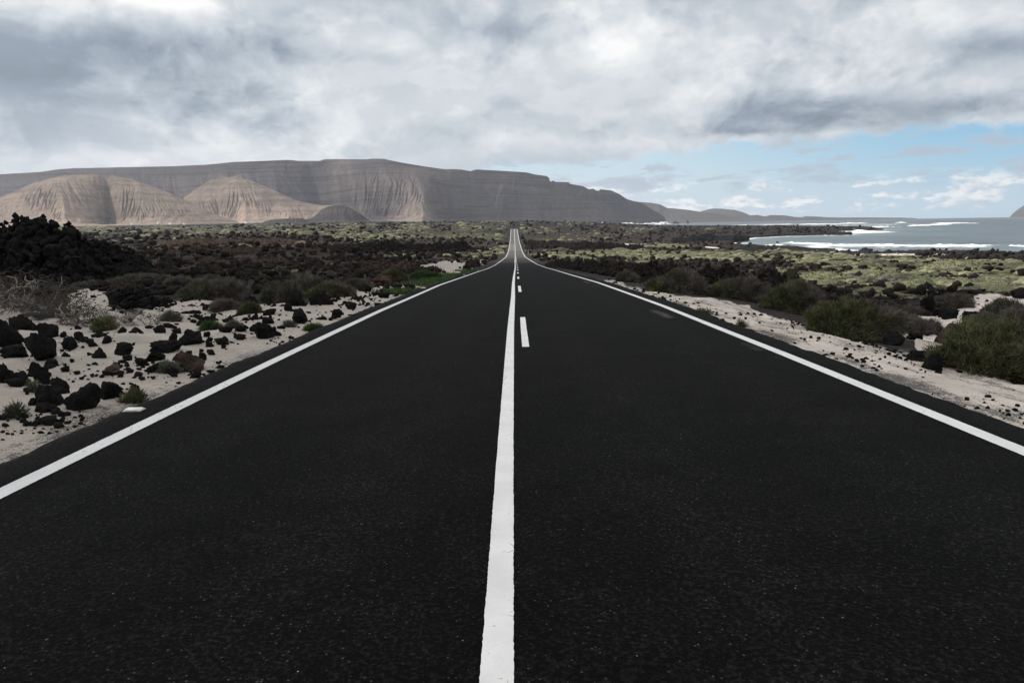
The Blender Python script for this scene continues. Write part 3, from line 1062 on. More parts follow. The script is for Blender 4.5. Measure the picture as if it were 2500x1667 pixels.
def hill(name, label, ridge, d_crest, d_foot, foot_py, mat, spurs=(), gully=(60, 1.0), p=1.35, cliff=0.0, back=0.35, seed=0, ncol=420, nrow=110, dome=0.0, scree_h=0.45, terr=0.0, fan=None, pale=(), drops=0, rain=(0.55, 0.9)):
    """ridge: photo outline of the crest; crest and foot distances may vary along it"""
    rg = np.array(ridge, float)
    u = np.linspace(rg[0, 0], rg[-1, 0], ncol)
    top = np.interp(u, rg[:, 0], rg[:, 1])
    Dc = np.interp(u, *np.array(d_crest, float).T)
    Df = np.interp(u, *np.array(d_foot, float).T)
    fp = np.interp(u, *np.array(foot_py, float).T)
    sp = np.interp(u, *np.array(spurs, float).T) if len(spurs) else np.zeros_like(u)
    if len(spurs):
        kw = max(3, int(9 / (u[1] - u[0]))) | 1
        ker = np.hanning(kw + 2)
        sp = np.convolve(np.pad(sp, (kw + 2) // 2, mode='edge'), ker / ker.sum(), 'valid')[:ncol]
    crest = at_depth(u, top, Dc)
    foot = at_depth(u, fp, Df)
    Zc, Zf = crest[:, 2], foot[:, 2]
    H = np.maximum(Zc - Zf, 1.0)
    T = np.linspace(0, 1, nrow)
    nb = 14
    k = (u - rg[0, 0])
    U, TT = np.meshgrid(u, T, indexing='xy')
    win = np.sin(np.pi * np.clip(TT, 0, 1)) ** 0.7
    # profile, shifted towards the viewer on spurs and back in ravines
    fq, ga = gully
    if fan is not None:
        fs = np.interp(u, *np.array(fan, float).T)
        US = U + (fs[None, :] * TT * (1.25 - 0.5 * TT)) + 9 * fbm(U / 60, TT * 2.5, o=3, seed=seed + 40)
    else:
        US = U
    U = US
    SP = np.interp(US, u, sp)
    warp = fbm(U / 90, TT * 1.5, o=2, seed=seed + 2) * 0.6
    gn = ridged(U / fq + warp, TT * 0.8, o=4, seed=seed + 5, gain=0.6)
    gn2 = fbm(U / (fq * 0.3) + warp * 2, TT * 1.6, o=4, seed=seed + 9)
    prof = np.where(dome > 0, (1 - dome) * TT ** p + dome * np.sin(TT * np.pi / 2) ** 1.3, TT ** p)
    if cliff > 0:
        c = sstep(TT, 0.30, 0.62)
        prof = prof * (1 - cliff) + cliff * (0.35 * TT / 1.0 * (1 - c) + c * (0.80 + 0.20 * TT))
    if terr > 0:
        lev = prof * 13 + 0.6 * fbm(U / 120, TT * 0, o=2, seed=seed + 33)
        prof = prof * (1 - terr) + terr * ((np.floor(lev) + sstep(lev - np.floor(lev), 0.15, 0.6)) / 13)
    prof = np.clip(prof, 0, 1.02)
    span = (Dc - Df)[None, :]
    dep = Df[None, :] + span * TT
    shift = SP * np.clip(1 - TT, 0, 1) ** 0.8
    dep = dep - shift - span * 0.045 * ga * win * gn - span * 0.035 * ga * win * gn2
    Z = Zf[None, :] + H[None, :] * prof + H[None, :] * 0.015 * win * gn2
    cut = np.zeros_like(Z)
    if drops:
        # work on an even grid: put the shifted surface back on straight rows, let the rain run, and read off the result
        D0 = Df[None, :] + span * TT - np.maximum(sp.max(), 0) * (1 - TT)
        dep = np.maximum.accumulate(dep, 0) + np.arange(nrow)[:, None] * 1e-3
        Zg = np.stack([np.interp(D0[:, j], dep[:, j], Z[:, j]) for j in range(ncol)], 1)
        cell = float(np.median(np.abs(np.diff(D0, axis=0))))
        Ze = erode(Zg, cell, drops, 70, seed)
        Ze = np.clip(Ze, Zg - H[None, :] * 0.20, Zg + H[None, :] * 0.02)
        cut = np.clip((Zg - Ze) / (H[None, :] * 0.05), -1, 1)
        fade = 0.12 + 0.88 * sstep(TT + 0.10 * fbm(U / 70, TT * 2, o=2, seed=seed + 50), rain[1], rain[0])
        fade = fade * sstep(fbm(U / 55, TT * 3.0, o=3, seed=seed + 90), -0.55, 0.25)
        fade = fade * sstep(TT, 1.0, 0.93)
        Z = Zg * (1 - fade) + Ze * fade
        dep = D0
    # keep each column on its own bearing
    bx = (crest[:, 0] / crest[:, 1])[None, :]
    X = bx * dep
    # the land behind the crest
    tb = np.linspace(0, 1, nb + 1)[1:]
    Db = Dc[None, :] + span * 1.8 * tb[:, None]
    Zb = Zc[None, :] - (Zc - SEA + 25)[None, :] * (back * tb[:, None] + (1 - back) * tb[:, None] ** 3)
    Xb = bx * Db
    # skirt under the foot
    Xs, Ds, Zs = bx * (dep[0] - 15), (dep[0] - 15)[None, :], (Zf - 60)[None, :]
    X = np.concatenate([Xs, X, Xb])
    Y = np.concatenate([Ds, dep, Db])
    Zt = np.concatenate([Zs, Z, Zb])
    sc = np.clip(1 - TT / scree_h, 0, 1)
    sc = np.clip(sc + 0.35 * gn, 0, 1) * (TT < 0.9)
    for pu, pt, su, st_, am in pale:  # pale talus, and sunlight on the front spur painted into the slope colour
        sc = np.clip(sc + am * np.exp(-((U - pu) / su) ** 2 - ((TT - pt) / st_) ** 2) * (0.6 + 0.6 * gn), 0, 1)
    sc = np.concatenate([sc[:1], sc, np.zeros((nb, ncol))])
    V = np.stack([X, Y, Zt], -1).reshape(-1, 3)
    o = link_mesh(name, V, grid_faces(V.shape[0] // ncol, ncol), mat, attrs={'scree_and_sun': sc.ravel()})
    tag(o, label, kind='structure')
    return o


M_RIDGE = mat_mountain('ridge_rock_shaded', (0.25, 0.205, 0.18), (0.070, 0.060, 0.065), (0.098, 0.081, 0.074), 0.9)  # darker than the front hills: cloud shadow over the ridge put into its colour
M_SANDHILL = mat_mountain('pale_hill', (0.40, 0.305, 0.255), (0.19, 0.155, 0.13), (0.27, 0.21, 0.178), 0.5)
M_KNOLL = mat_mountain('knoll_rock', (0.12, 0.102, 0.095), (0.066, 0.058, 0.060), (0.085, 0.072, 0.068), 0.7)
M_FARCOAST = mat_mountain('far_coast', (0.12, 0.105, 0.10), (0.085, 0.078, 0.078), (0.10, 0.09, 0.085), 0.3, 0.5)

MAIN = [(-320, 452), (0, 426), (100, 420), (140, 414), (180, 411), (300, 409), (420, 407), (500, 403), (570, 396), (650, 393), (730, 389), (830, 389), (895, 389.5), (905, 388), (935, 388),
        (950, 391), (985, 398), (1020, 404), (1060, 410), (1090, 414), (1100, 413), (1125, 414), (1148, 418), (1163, 414), (1220, 417), (1285, 421), (1305, 426), (1335, 430), (1341, 435), (1342, 443), (1348, 443), (1351, 440), (1355, 444),
        (1389, 445), (1391, 449), (1424, 455), (1437, 462), (1450, 461), (1454, 465), (1462, 466), (1466, 462), (1492, 465), (1512, 474), (1530, 486), (1546, 491), (1560, 493), (1576, 501), (1592, 512), (1606, 518), (1617, 527), (1623, 530), (1626, 546)]
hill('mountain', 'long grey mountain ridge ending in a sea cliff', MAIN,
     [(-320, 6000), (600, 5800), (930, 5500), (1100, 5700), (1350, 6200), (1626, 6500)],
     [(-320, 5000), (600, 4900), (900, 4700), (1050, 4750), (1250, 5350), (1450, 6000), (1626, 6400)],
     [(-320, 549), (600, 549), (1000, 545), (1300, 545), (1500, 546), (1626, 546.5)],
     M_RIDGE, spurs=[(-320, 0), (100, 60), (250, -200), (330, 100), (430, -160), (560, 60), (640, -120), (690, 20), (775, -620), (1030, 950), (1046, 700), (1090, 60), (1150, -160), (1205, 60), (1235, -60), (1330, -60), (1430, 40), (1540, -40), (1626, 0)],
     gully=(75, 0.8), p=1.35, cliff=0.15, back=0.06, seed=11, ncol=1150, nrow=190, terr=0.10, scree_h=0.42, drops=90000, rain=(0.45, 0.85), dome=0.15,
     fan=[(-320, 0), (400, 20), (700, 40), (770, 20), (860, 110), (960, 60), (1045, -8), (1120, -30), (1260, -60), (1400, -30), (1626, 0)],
     pale=[(1020, .35, 26, .22, 1.0), (985, .15, 40, .12, .8), (1190, .2, 40, .2, .5), (1130, .25, 18, .2, .5), (905, .98, 60, .12, .5), (820, .35, 30, .2, .4)])  # the spots on the front spur are painted sunlight
hill('hill', 'rounded pale hill with eroded gullies in front of the ridge on the left',
     [(-330, 540), (-200, 520), (-100, 505), (0, 482), (40, 465), (80, 448), (120, 436), (160, 428), (200, 426), (235, 425), (280, 429), (330, 440), (380, 458), (430, 478), (480, 503), (520, 522), (560, 536), (600, 546), (640, 549.5)],
     [(-330, 3900), (640, 3700)], [(-330, 3250), (0, 3200), (300, 3150), (560, 3350), (640, 3500)], [(-330, 552), (0, 551), (640, 550)],
     M_SANDHILL, spurs=[(-330, 0), (0, 0), (60, 60), (110, 200), (150, 330), (205, 20), (257, -420), (280, -60), (330, 110), (380, 140), (440, 100), (500, 20), (640, 0)],
     gully=(40, 0.5), p=1.15, back=0.3, seed=23, ncol=640, nrow=150, dome=0.45, scree_h=0.5, drops=60000,
     fan=[(-330, 120), (0, 60), (150, 20), (259, 0), (330, -30), (450, -70), (640, -120)])
hill('hill', 'pale pinkish hill with a dark rocky end between the round hill and the ridge',
     [(400, 530), (450, 482), (480, 460), (510, 442), (540, 434), (575, 432), (600, 437), (640, 452), (680, 470), (720, 488), (760, 498), (790, 502), (815, 501), (838, 502), (858, 509), (880, 522), (905, 540), (925, 548)],
     [(400, 4300), (700, 4100), (925, 3900)], [(400, 3700), (700, 3550), (850, 3600), (925, 3800)], [(400, 551), (925, 548.5)],
     M_SANDHILL, spurs=[(400, 0), (480, 20), (540, -220), (590, 130), (640, 60), (690, 120), (745, -30), (765, 190), (800, 150), (850, 20), (925, 0)],
     gully=(40, 0.5), p=1.3, back=0.3, seed=37, ncol=420, nrow=130, dome=0.25, scree_h=0.75, drops=36000,
     fan=[(400, 80), (540, 30), (600, 0), (700, -50), (800, -30), (925, -40)])
hill('hill', 'dark rocky knoll with a low cliff at the end of the pinkish hill',
     [(632, 549), (645, 541), (660, 537), (690, 534), (735, 533), (750, 537), (768, 528), (785, 512), (800, 505), (818, 502.5), (838, 503), (858, 509), (880, 522), (905, 540), (926, 549)],
     [(632, 3520), (750, 3500), (840, 3560), (926, 3520)], [(632, 3480), (750, 3440), (840, 3380), (926, 3490)], [(632, 550), (926, 548.8)],
     M_KNOLL, spurs=[(632, 0), (700, 15), (752, -25), (800, 30), (840, 10), (926, 0)], gully=(22, 1.2), p=0.8, back=0.3, seed=41, ncol=260, nrow=60, dome=0.4, terr=0.45, scree_h=0.3)
hill('headland', 'hazy headland rising behind the end of the sea cliff',
     [(1440, 515), (1500, 498), (1560, 493.5), (1587, 495), (1611, 499), (1629, 508), (1645, 509), (1664, 511), (1690, 514), (1706, 517), (1750, 521), (1780, 528), (1800, 534), (1830, 540.5)],
     [(1440, 9200), (1830, 9500)], [(1440, 8300), (1660, 8300), (1830, 9200)], [(1440, 545.5), (1600, 544.3), (1830, 540.8)], M_FARCOAST, gully=(30, 0.8), p=1.6, seed=51, ncol=240, nrow=50)
hill('headland', 'pale flat topped hill farthest along the coast',
     [(1690, 524), (1712, 516), (1730, 511), (1745, 509), (1765, 510), (1795, 513), (1819, 520), (1831, 526), (1850, 534), (1870, 539)],
     [(1690, 11800), (1870, 11800)], [(1690, 11000), (1870, 11300)], [(1690, 542), (1870, 539.3)], M_FARCOAST, gully=(30, 0.6), p=1.2, seed=57, ncol=120, nrow=40)
hill('headland', 'low dark coast of small hills running out to the horizon',
     [(1735, 541), (1760, 534), (1783, 528), (1799, 525), (1830, 526), (1849, 525), (1868, 528.7), (1881, 525), (1916, 526), (1940, 529.6), (1958, 530.6), (1967, 528), (1992, 528.7), (2021, 530.6), (2050, 531.2), (2120, 531), (2200, 531.6), (2236, 533.0)],
     [(1735, 9900), (2236, 12200)], [(1735, 9300), (2000, 10900), (2236, 12000)], [(1735, 541.5), (1900, 539), (2050, 536), (2236, 533.1)], M_FARCOAST, gully=(26, 0.6), p=1.1, seed=63, ncol=260, nrow=40)
hill('island', 'hazy steep island at the right edge of the sea horizon',
     [(2466, 529.6), (2471, 523), (2478, 517), (2490, 508), (2500, 502), (2540, 482), (2600, 462), (2660, 462), (2740, 500), (2780, 523)],
     [(2466, 11300), (2780, 11300)], [(2466, 11150), (2600, 10500), (2780, 11150)], [(2466, 530.5), (2780, 525)], M_FARCOAST, gully=(40, 0.7), p=1.3, seed=71, ncol=160, nrow=50)


# ------------------------------------------------------------------ rocks
def rock_mesh(sub, seed, craggy=1.0, flat=1.0):
    rng = np.random.default_rng(seed)
    v, f = ico(sub)
    v = v.copy()
    s = seed * 7.3
    n = fbm(v[:, 0] * 1.1 + s, v[:, 1] * 1.1, v[:, 2] * 1.1, o=2, seed=seed)
    v *= (1 + 0.45 * n)[:, None]
    for k in range(11):
        q = rng.normal(size=3)
        q /= np.linalg.norm(q)
        off = rng.uniform(0.42, 0.85)
        dp = v @ q
        v -= np.maximum(dp - off, 0)[:, None] * q[None, :] * 0.92
    j = 0.34 * ridged(v[:, 0] * 2.6 + s, v[:, 1] * 2.6, v[:, 2] * 2.6, o=4, seed=seed + 3, gain=0.55)
    if sub > 2:
        j = j + 0.07 * fbm(v[:, 0] * 13 + s, v[:, 1] * 13, v[:, 2] * 13, o=3, seed=seed + 7)
    else:
        j = j + 0.17 * rng.normal(size=len(v))
    v *= (1 + craggy * j)[:, None]
    # unit box: width 2, height 1 above a little buried base
    v[:, :2] /= np.abs(v[:, :2]).max()
    zmin, zmax = v[:, 2].min(), v[:, 2].max()
    v[:, 2] = (v[:, 2] - zmin) / (zmax - zmin) * 1.35 - 0.35
    return v, f


ROCKS = [rock_mesh(4, 100 + i) for i in range(14)]
ROCKS_LO = [rock_mesh(2, 300 + i, 1.1) for i in range(10)]
ROCKS_XLO = [rock_mesh(1, 400 + i, 1.0) for i in range(12)]
ROCK_DATA = {}
rnd = random.Random(11)


def rock_data(i, mat, tagk):
    key = (i, tagk)
    if key not in ROCK_DATA:
        o = link_mesh('lava_rock', *ROCKS[i], mat)
        ROCK_DATA[key] = o.data
        bpy.data.objects.remove(o)
    return ROCK_DATA[key]


MATS = {'black': M_BLACK, 'brown': M_BROWN, 'red': M_RED}


def put_rock(px, py, w, h, label, group=None, mat='black', name='lava_rock', var=None, depth_k=0.9):
    """py is the pixel row of the rock's foot, w and h its size in photo pixels"""
    p = hit(px, py)
    d = math.hypot(p[0], p[1])
    s = d / FPX
    i = rnd.randrange(len(ROCKS)) if var is None else var
    o = bpy.data.objects.new(name, rock_data(i, MATS[mat], mat))
    COL.objects.link(o)
    hh = h * s * 0.88
    o.scale = (w * s * 0.5, w * s * 0.5 * depth_k, hh * 1.02)
    y = p[1] + w * s * 0.25
    x = p[0] * (y / p[1])
    o.location = (x, y, gz(x, y) - 0.05 * hh)
    o.rotation_euler = (rnd.uniform(-.12, .12), rnd.uniform(-.12, .12), rnd.choice((0, math.pi)) + rnd.uniform(-.35, .35))
    tag(o, label, 'rock', group)
    return o


KEY_ROCKS = [
    # px, foot row, width, height, label, colour
    (123, 1000, 62, 52, 'round black lava rock half sunk in the sand nearest the bottom left', 'black'),
    (110, 1014, 50, 22, 'flat black slab leaning out from under the round rock at bottom left', 'black'),
    (149, 970, 46, 42, 'domed black rock just behind the round one beside the sand drift', 'black'),
    (206, 1003, 82, 66, 'biggest black rock of the cluster beside the white road stud', 'black'),
    (269, 975, 54, 44, 'squarish black rock at the right end of the cluster beside the road stud', 'black'),
    (228, 960, 28, 22, 'grey speckled stone between the two large black rocks by the stud', 'brown'),
    (465, 905, 74, 52, 'brownish faceted boulder on the road edge left of the line', 'brown'),
    (495, 880, 24, 22, 'small dark knob touching the brownish faceted boulder', 'black'),
    (412, 864, 80, 30, 'smooth long black loaf of rock lying on the sand', 'black'),
    (380, 888, 50, 26, 'long low black rock in front of the smooth loaf shaped one', 'black'),
    (376, 912, 33, 26, 'upright black rock left of the brownish faceted boulder', 'black'),
    (345, 897, 33, 22, 'jagged black rock left of the upright one', 'black'),
    (276, 916, 56, 25, 'brown ridge backed stone half buried in the sand', 'brown'),
    (336, 919, 24, 12, 'small flat black stone on bare sand near the road edge', 'black'),
    (305, 869, 42, 34, 'tall crumbly black rock in the middle of the sand', 'black'),
    (245, 883, 30, 26, 'black pear shaped rock behind the brown ridge backed stone', 'black'),
    (107, 886, 78, 64, 'largest black boulder in the sand on the left, deep in shade', 'black'),
    (128, 826, 60, 34, 'broad black rock behind the largest boulder', 'black'),
    (50, 812, 50, 36, 'black rock at the foot of the dead shrub', 'black'),
    (84, 802, 22, 20, 'knob of black lava right of the rock below the dead shrub', 'black'),
    (86, 920, 54, 38, 'long black rock at the top of the drift of clean sand', 'black'),
    (112, 944, 46, 36, 'black rock ending the chain that runs down to the sand drift', 'black'),
    (16, 950, 44, 46, 'black rock at the left edge beside the clean sand drift', 'black'),
    (64, 952, 44, 36, 'black rock between the left edge rock and the chain end', 'black'),
    (10, 856, 70, 62, 'large black rock cut by the left edge above the sand', 'black'),
    (38, 876, 64, 30, 'bluish black block under the large left edge rock', 'black'),
    (174, 846, 40, 30, 'black rock right of the largest boulder, leaning on smaller ones', 'black'),
    (194, 833, 22, 24, 'upright black stone on top of the scatter beside the boulder', 'black'),
    (394, 812, 34, 22, 'slanting black slab at the end of the dead branches', 'black'),
    (423, 830, 24, 24, 'black upright stone beside the slanting slab', 'black'),
    (471, 842, 64, 38, 'broad craggy black rock behind the smooth loaf shaped one', 'black'),
    (645, 826, 82, 44, 'pyramid shaped craggy black rock beside the asphalt edge', 'black'),
    (626, 786, 22, 20, 'small black stone just behind the pyramid shaped rock', 'black'),
    (732, 791, 58, 42, 'smooth triangular black rock touching the road edge', 'black'),
    (706, 764, 34, 28, 'black rock leaning behind the triangular one', 'black'),
    (724, 752, 56, 46, 'tall grey streaked boulder in front of the green shrubs', 'black'),
    (783, 748, 66, 40, 'wide black boulder right of the grey streaked one', 'black'),
    (609, 756, 62, 40, 'black dome of rock beside the single green tuft', 'black'),
    (817, 775, 35, 26, 'square black rock nearest the asphalt below the wide boulder', 'black'),
    (789, 780, 34, 10, 'flat black slab on the sand left of the square rock', 'black'),
    (859, 755, 34, 22, 'low black rock on the road edge beyond the square rock', 'black'),
    (892, 712, 36, 22, 'dark rock in front of the red brown lump', 'black'),
    (936, 700, 64, 34, 'red brown lava lump beside the green roadside strip', 'red'),
    (505, 781, 34, 18, 'slanting black slab behind the yellow green tuft', 'black'),
    (563, 786, 36, 16, 'long black slab on the sand left of the pyramid rock', 'black'),
    (2313, 853, 80, 52, 'big dark brown boulder between the pale sand and the right hand bush', 'brown'),
    (2274, 892, 54, 46, 'black wedge of lava in the hollow left of the large green bush', 'black'),
    (2246, 872, 60, 26, 'black slab of lava dipping into the hollow by the verge', 'black'),
    (2267, 768, 42, 44, 'upright black lava pillar at the corner of the sand patch', 'black'),
    (2319, 776, 44, 28, 'black lava rock lying on the sand patch right of the pillar', 'black'),
    (2363, 784, 36, 22, 'black rock in front of the grey shrub on the sand patch', 'black'),
    (2393, 774, 40, 22, 'long black rock running up to the grey green shrub', 'black'),
    (2183, 842, 66, 36, 'dark rocks heap at the foot of the rounded bush', 'black'),
    (2114, 826, 28, 18, 'black stone under the left skirt of the rounded bush', 'black'),
    (2236, 838, 34, 14, 'pointed black slab on the sand right of the rounded bush', 'black'),
]
for px, py, w, h, lab, mt in KEY_ROCKS:
    put_rock(px, py, w, h, lab, mat=mt)


def scatter_rocks(n, poly, smin, smax, label, group, seed, name='lava_stone'):
    rng = random.Random(seed)
    P = np.array(poly, float)
    x0, y0 = P.min(0)
    x1, y1 = P.max(0)
    k = 0
    clumps = [(rng.uniform(x0, x1), rng.uniform(y0, y1)) for _ in range(max(3, n // 7))]
    while k < n:
        if rng.random() < 0.65:
            c = rng.choice(clumps)
            px, py = rng.gauss(c[0], 26), rng.gauss(c[1], 9)
        else:
            px, py = rng.uniform(x0, x1), rng.uniform(y0, y1)
        if poly_sd(np.array([px]), np.array([py]), poly)[0] < 0:
            continue
        s = (smin + (smax - smin) * rng.random() ** 2.2) * (0.55 + 0.45 * (py - 640) / 360)
        put_rock(px, py, s, s * rng.uniform(0.4, 0.8), label, group, name=name, depth_k=rng.uniform(.6, 1.1))
        k += 1


scatter_rocks(118, [(0, 800), (200, 775), (480, 770), (640, 770), (690, 800), (560, 850), (430, 915), (290, 985), (150, 1040), (0, 960)], 8, 32,
              'small black lava stone in the scatter over the sand left of the road', 'small stones on the left hand sand', 1)
scatter_rocks(60, [(640, 770), (760, 755), (850, 722), (960, 700), (985, 705), (900, 742), (800, 785), (700, 812)], 8, 24,
              'small black stone in the rubble between the left road edge and the shrubs', 'rubble stones at the left road edge', 2)
scatter_rocks(26, [(2290, 770), (2380, 735), (2480, 724), (2500, 760), (2420, 800), (2300, 806)], 5, 15,
              'small black stone on the sand patch behind the right hand bushes', 'stones on the right hand sand patch', 3)
scatter_rocks(34, [(1900, 775), (2050, 815), (2180, 840), (2260, 885), (2240, 900), (2100, 865), (1930, 800)], 5, 13,
              'small dark stone on the crumbly verge below the right hand bushes', 'stones on the right hand verge', 4)


def fuse(items):
    vs, fs, n = [], [], 0
    for (v, f), loc, sc, rz, tilt in items:
        c, s = math.cos(rz), math.sin(rz)
        w = v * sc
        w = np.stack([w[:, 0], w[:, 1] * math.cos(tilt) - w[:, 2] * math.sin(tilt), w[:, 1] * math.sin(tilt) + w[:, 2] * math.cos(tilt)], -1)
        w = np.stack([w[:, 0] * c - w[:, 1] * s, w[:, 0] * s + w[:, 1] * c, w[:, 2]], -1) + np.asarray(loc)
        vs.append(w)
        fs.append(f + n)
        n += len(v)
    return np.concatenate(vs), np.concatenate(fs)


def lava_mass(name, label, prof, thick, nb, mat, seed, size=(0.10, 0.28), cat='lava outcrop', spike=1.0, lo=True, jit=0.4, cres=260, crag=0.34):
    """one jumbled lava ridge; prof: photo x, crest row, foot row"""
    rng = np.random.default_rng(seed)
    pr = np.array(prof, float)
    base = np.array([hit(a, c) for a, b, c in prof])
    items = []
    us = np.linspace(pr[0, 0], pr[-1, 0], cres)
    db = np.interp(us, pr[:, 0], base[:, 1])
    zb = np.interp(us, pr[:, 0], base[:, 2])
    tops = np.interp(us, pr[:, 0], pr[:, 1])
    if jit:
        hh = np.interp(us, pr[:, 0], pr[:, 2] - pr[:, 1])
        tops = tops + hh * jit * (0.5 + fbm(us / 40, us * 0, o=5, seed=seed, gain=0.65))
    crest = at_depth(us, tops, db + thick)
    # core mound
    ss = np.linspace(0, 1, int(cres * 0.32))
    back = np.linspace(0, 1, 24)[1:]
    rows = []
    for s in ss:
        d = db + thick * s
        z = zb - 0.4 + (crest[:, 2] - 0.25 * (crest[:, 2] - zb) * .5 - zb + 0.3) * (s ** 0.75)
        rows.append(np.stack([crest[:, 0] / crest[:, 1] * d, d, z], -1))
    zc = rows[-1][:, 2]
    for s in back:
        d = db + thick * (1 + s * 1.2)
        g0 = base_z(crest[:, 0] / crest[:, 1] * d, d) - 0.5
        rows.append(np.stack([crest[:, 0] / crest[:, 1] * d, d, zc * (1 - s) + np.minimum(g0, zc) * s], -1))
    core = np.stack(rows)
    Hm = np.clip((crest[:, 2] - zb).mean(), .4, 6)
    fz = 2.2 / Hm
    nz = ridged(core[..., 0] * fz, core[..., 1] * fz, o=6, seed=seed, gain=0.68) + 0.5 * vnoise(core[..., 0] * fz * 6, core[..., 1] * fz * 6, seed=seed + 60)
    wob = fbm(core[..., 0] * fz * 3, core[..., 1] * fz * 3, core[..., 2] * fz * 3, o=3, seed=seed + 70)
    core[..., 2] += crag * (nz - 0.30) * (crest[:, 2] - zb)[None, :]
    core[..., 0] += 0.10 * Hm * wob
    core[..., 1] += 0.10 * Hm * fbm(core[..., 0] * fz * 3 + 9, core[..., 1] * fz * 3, core[..., 2] * fz * 3, o=3, seed=seed + 80)
    cf = grid_faces(core.shape[0], core.shape[1])
    cv = core.reshape(-1, 3)
    tri = np.concatenate([cf[:, [0, 1, 2]], cf[:, [0, 2, 3]]])
    src = ROCKS_LO if lo else ROCKS
    for _ in range(nb):
        u = rng.uniform(pr[0, 0], pr[-1, 0])
        s = rng.uniform(0, 1.25) ** 0.8
        D = np.interp(u, us, db)
        Zb = np.interp(u, us, zb)
        Zt = np.interp(u, us, crest[:, 2])
        H = max(Zt - Zb, 0.2)
        d = D + thick * s
        r = H * rng.uniform(*size) * (1.0 if rng.random() < .88 else 2.0)
        k = min(s, 1.0) ** 0.75 if s <= 1 else 1 - (s - 1) * 1.2
        z = Zb + (H - r * 0.9) * k - r * 0.35
        bear = np.interp(u, us, crest[:, 0] / crest[:, 1])
        items.append((src[rng.integers(len(src))], (bear * d, d, z), np.array([r * rng.uniform(.8, 1.5), r * rng.uniform(.8, 1.4), r * rng.uniform(.8, 1.5) * spike]), rng.uniform(0, 6.28), rng.uniform(-.3, .3)))
    v, f = fuse(items)
    v, f = merge([(cv, tri), (v, f)])
    o = link_mesh(name, v, f, mat, smooth=False)
    tag(o, label, cat)
    return o


lava_mass('lava_outcrop', 'tall jagged black lava outcrop rising above the horizon at the left edge',
          [(-260, 535, 700), (-120, 520, 700), (-20, 526, 700), (20, 522, 700), (58, 521, 700), (66, 512, 700), (85, 510, 700), (97, 513, 700), (110, 526, 700), (132, 537, 700), (140, 541, 700), (147, 533, 700), (166, 534, 700), (180, 548, 700), (190, 558, 698),
           (205, 566, 698), (228, 576, 697), (245, 580, 696), (272, 590, 695), (310, 602, 694), (340, 616, 692), (366, 636, 690), (385, 660, 690)], 7.0, 420, M_BLACK, 5, size=(0.02, 0.09), spike=1.2, jit=0.08, cres=620, crag=0.22)
lava_mass('lava_mound', 'black lava mound with a cap of green shrub behind the dead branches', [(262, 705, 745), (285, 690, 752), (320, 684, 758), (360, 686, 760), (395, 705, 758), (420, 735, 756)], 1.6, 70, M_BLACK, 6, size=(0.06, 0.24), crag=0.25)
lava_mass('lava_ridge', 'long black lava ridge behind the bushes along the right hand verge',
          [(1330, 640, 652), (1370, 633, 656), (1420, 636, 664), (1445, 634, 668), (1480, 640, 676), (1530, 640, 682), (1580, 632, 690), (1605, 634, 692), (1640, 638, 696), (1690, 634, 700), (1725, 633, 702), (1770, 634, 704), (1800, 640, 706), (1850, 648, 712), (1880, 644, 715), (1905, 655, 716), (1950, 668, 716), (2010, 690, 716)], 6.0, 500, M_MID, 7, size=(0.05, 0.18), spike=1.3, jit=0.6, cres=520)
lava_mass('lava_ridge', 'dark lava ridge with pinnacles left of the far end of the road',
          [(800, 590, 612), (850, 586, 614), (900, 587, 616), (960, 583, 618), (1000, 582, 618), (1060, 585, 618), (1100, 590, 616), (1125, 586, 615), (1136, 585, 614), (1150, 597, 616), (1170, 600, 617), (1200, 608, 617)], 14.0, 350, M_MID, 8, size=(0.06, 0.18), spike=1.2, cres=400)
lava_mass('lava_ridge', 'farthest crest of brown lava rubble in the middle distance on the left',
          [(360, 596, 606), (400, 584, 606), (450, 578, 606), (520, 577, 605), (600, 578, 604), (680, 577, 604), (760, 586, 606), (830, 594, 608), (860, 602, 609)], 30.0, 420, M_BROWN, 9, size=(0.06, 0.18), jit=.3)
lava_mass('lava_ridge', 'second crest of brown lava rubble on the left, below the farthest one',
          [(340, 612, 632), (420, 598, 632), (520, 596, 632), (640, 598, 630), (700, 604, 630), (800, 602, 628), (880, 610, 628), (930, 620, 630)], 22.0, 420, M_BROWN, 19, size=(0.06, 0.18), jit=.4)
lava_mass('lava_ridge', 'third crest of brown lava rubble on the left, nearer the shrubs',
          [(400, 626, 656), (480, 622, 656), (560, 626, 654), (660, 620, 654), (740, 628, 652), (830, 622, 650), (900, 632, 650)], 12.0, 400, M_BROWN, 20, size=(0.06, 0.18), jit=.4)
lava_mass('lava_ridge', 'nearest dark crest of lava rubble right behind the left hand shrubs',
          [(380, 652, 680), (450, 648, 682), (520, 654, 682), (600, 644, 680), (690, 650, 678), (780, 642, 674), (860, 650, 672), (900, 656, 670)], 6.0, 380, M_MID, 24, size=(0.07, 0.2), jit=.4)
lava_mass('lava_ridge', 'low reddish brown lava bank beside the beige clearing left of the road',
          [(880, 636, 668), (930, 630, 668), (985, 632, 668), (1030, 644, 664), (1060, 646, 663), (1085, 658, 664)], 4.0, 220, M_BROWN, 10, size=(0.16, 0.34))
lava_mass('lava_ridge', 'strip of dark lava across the field right of the far road end',
          [(1290, 582, 606), (1330, 578, 608), (1400, 582, 612), (1460, 586, 612), (1520, 592, 611), (1570, 596, 611)], 20.0, 330, M_MID, 12, size=(0.10, 0.25))
lava_mass('lava_ridge', 'black rocky spit along the near side of the bay', [(1800, 603, 611), (1850, 600, 611), (1880, 601, 611), (1920, 603, 610), (1950, 601, 608), (2000, 604, 608), (2040, 605.5, 608)], 8.0, 200, M_SHORE, 13, size=(0.15, 0.4))
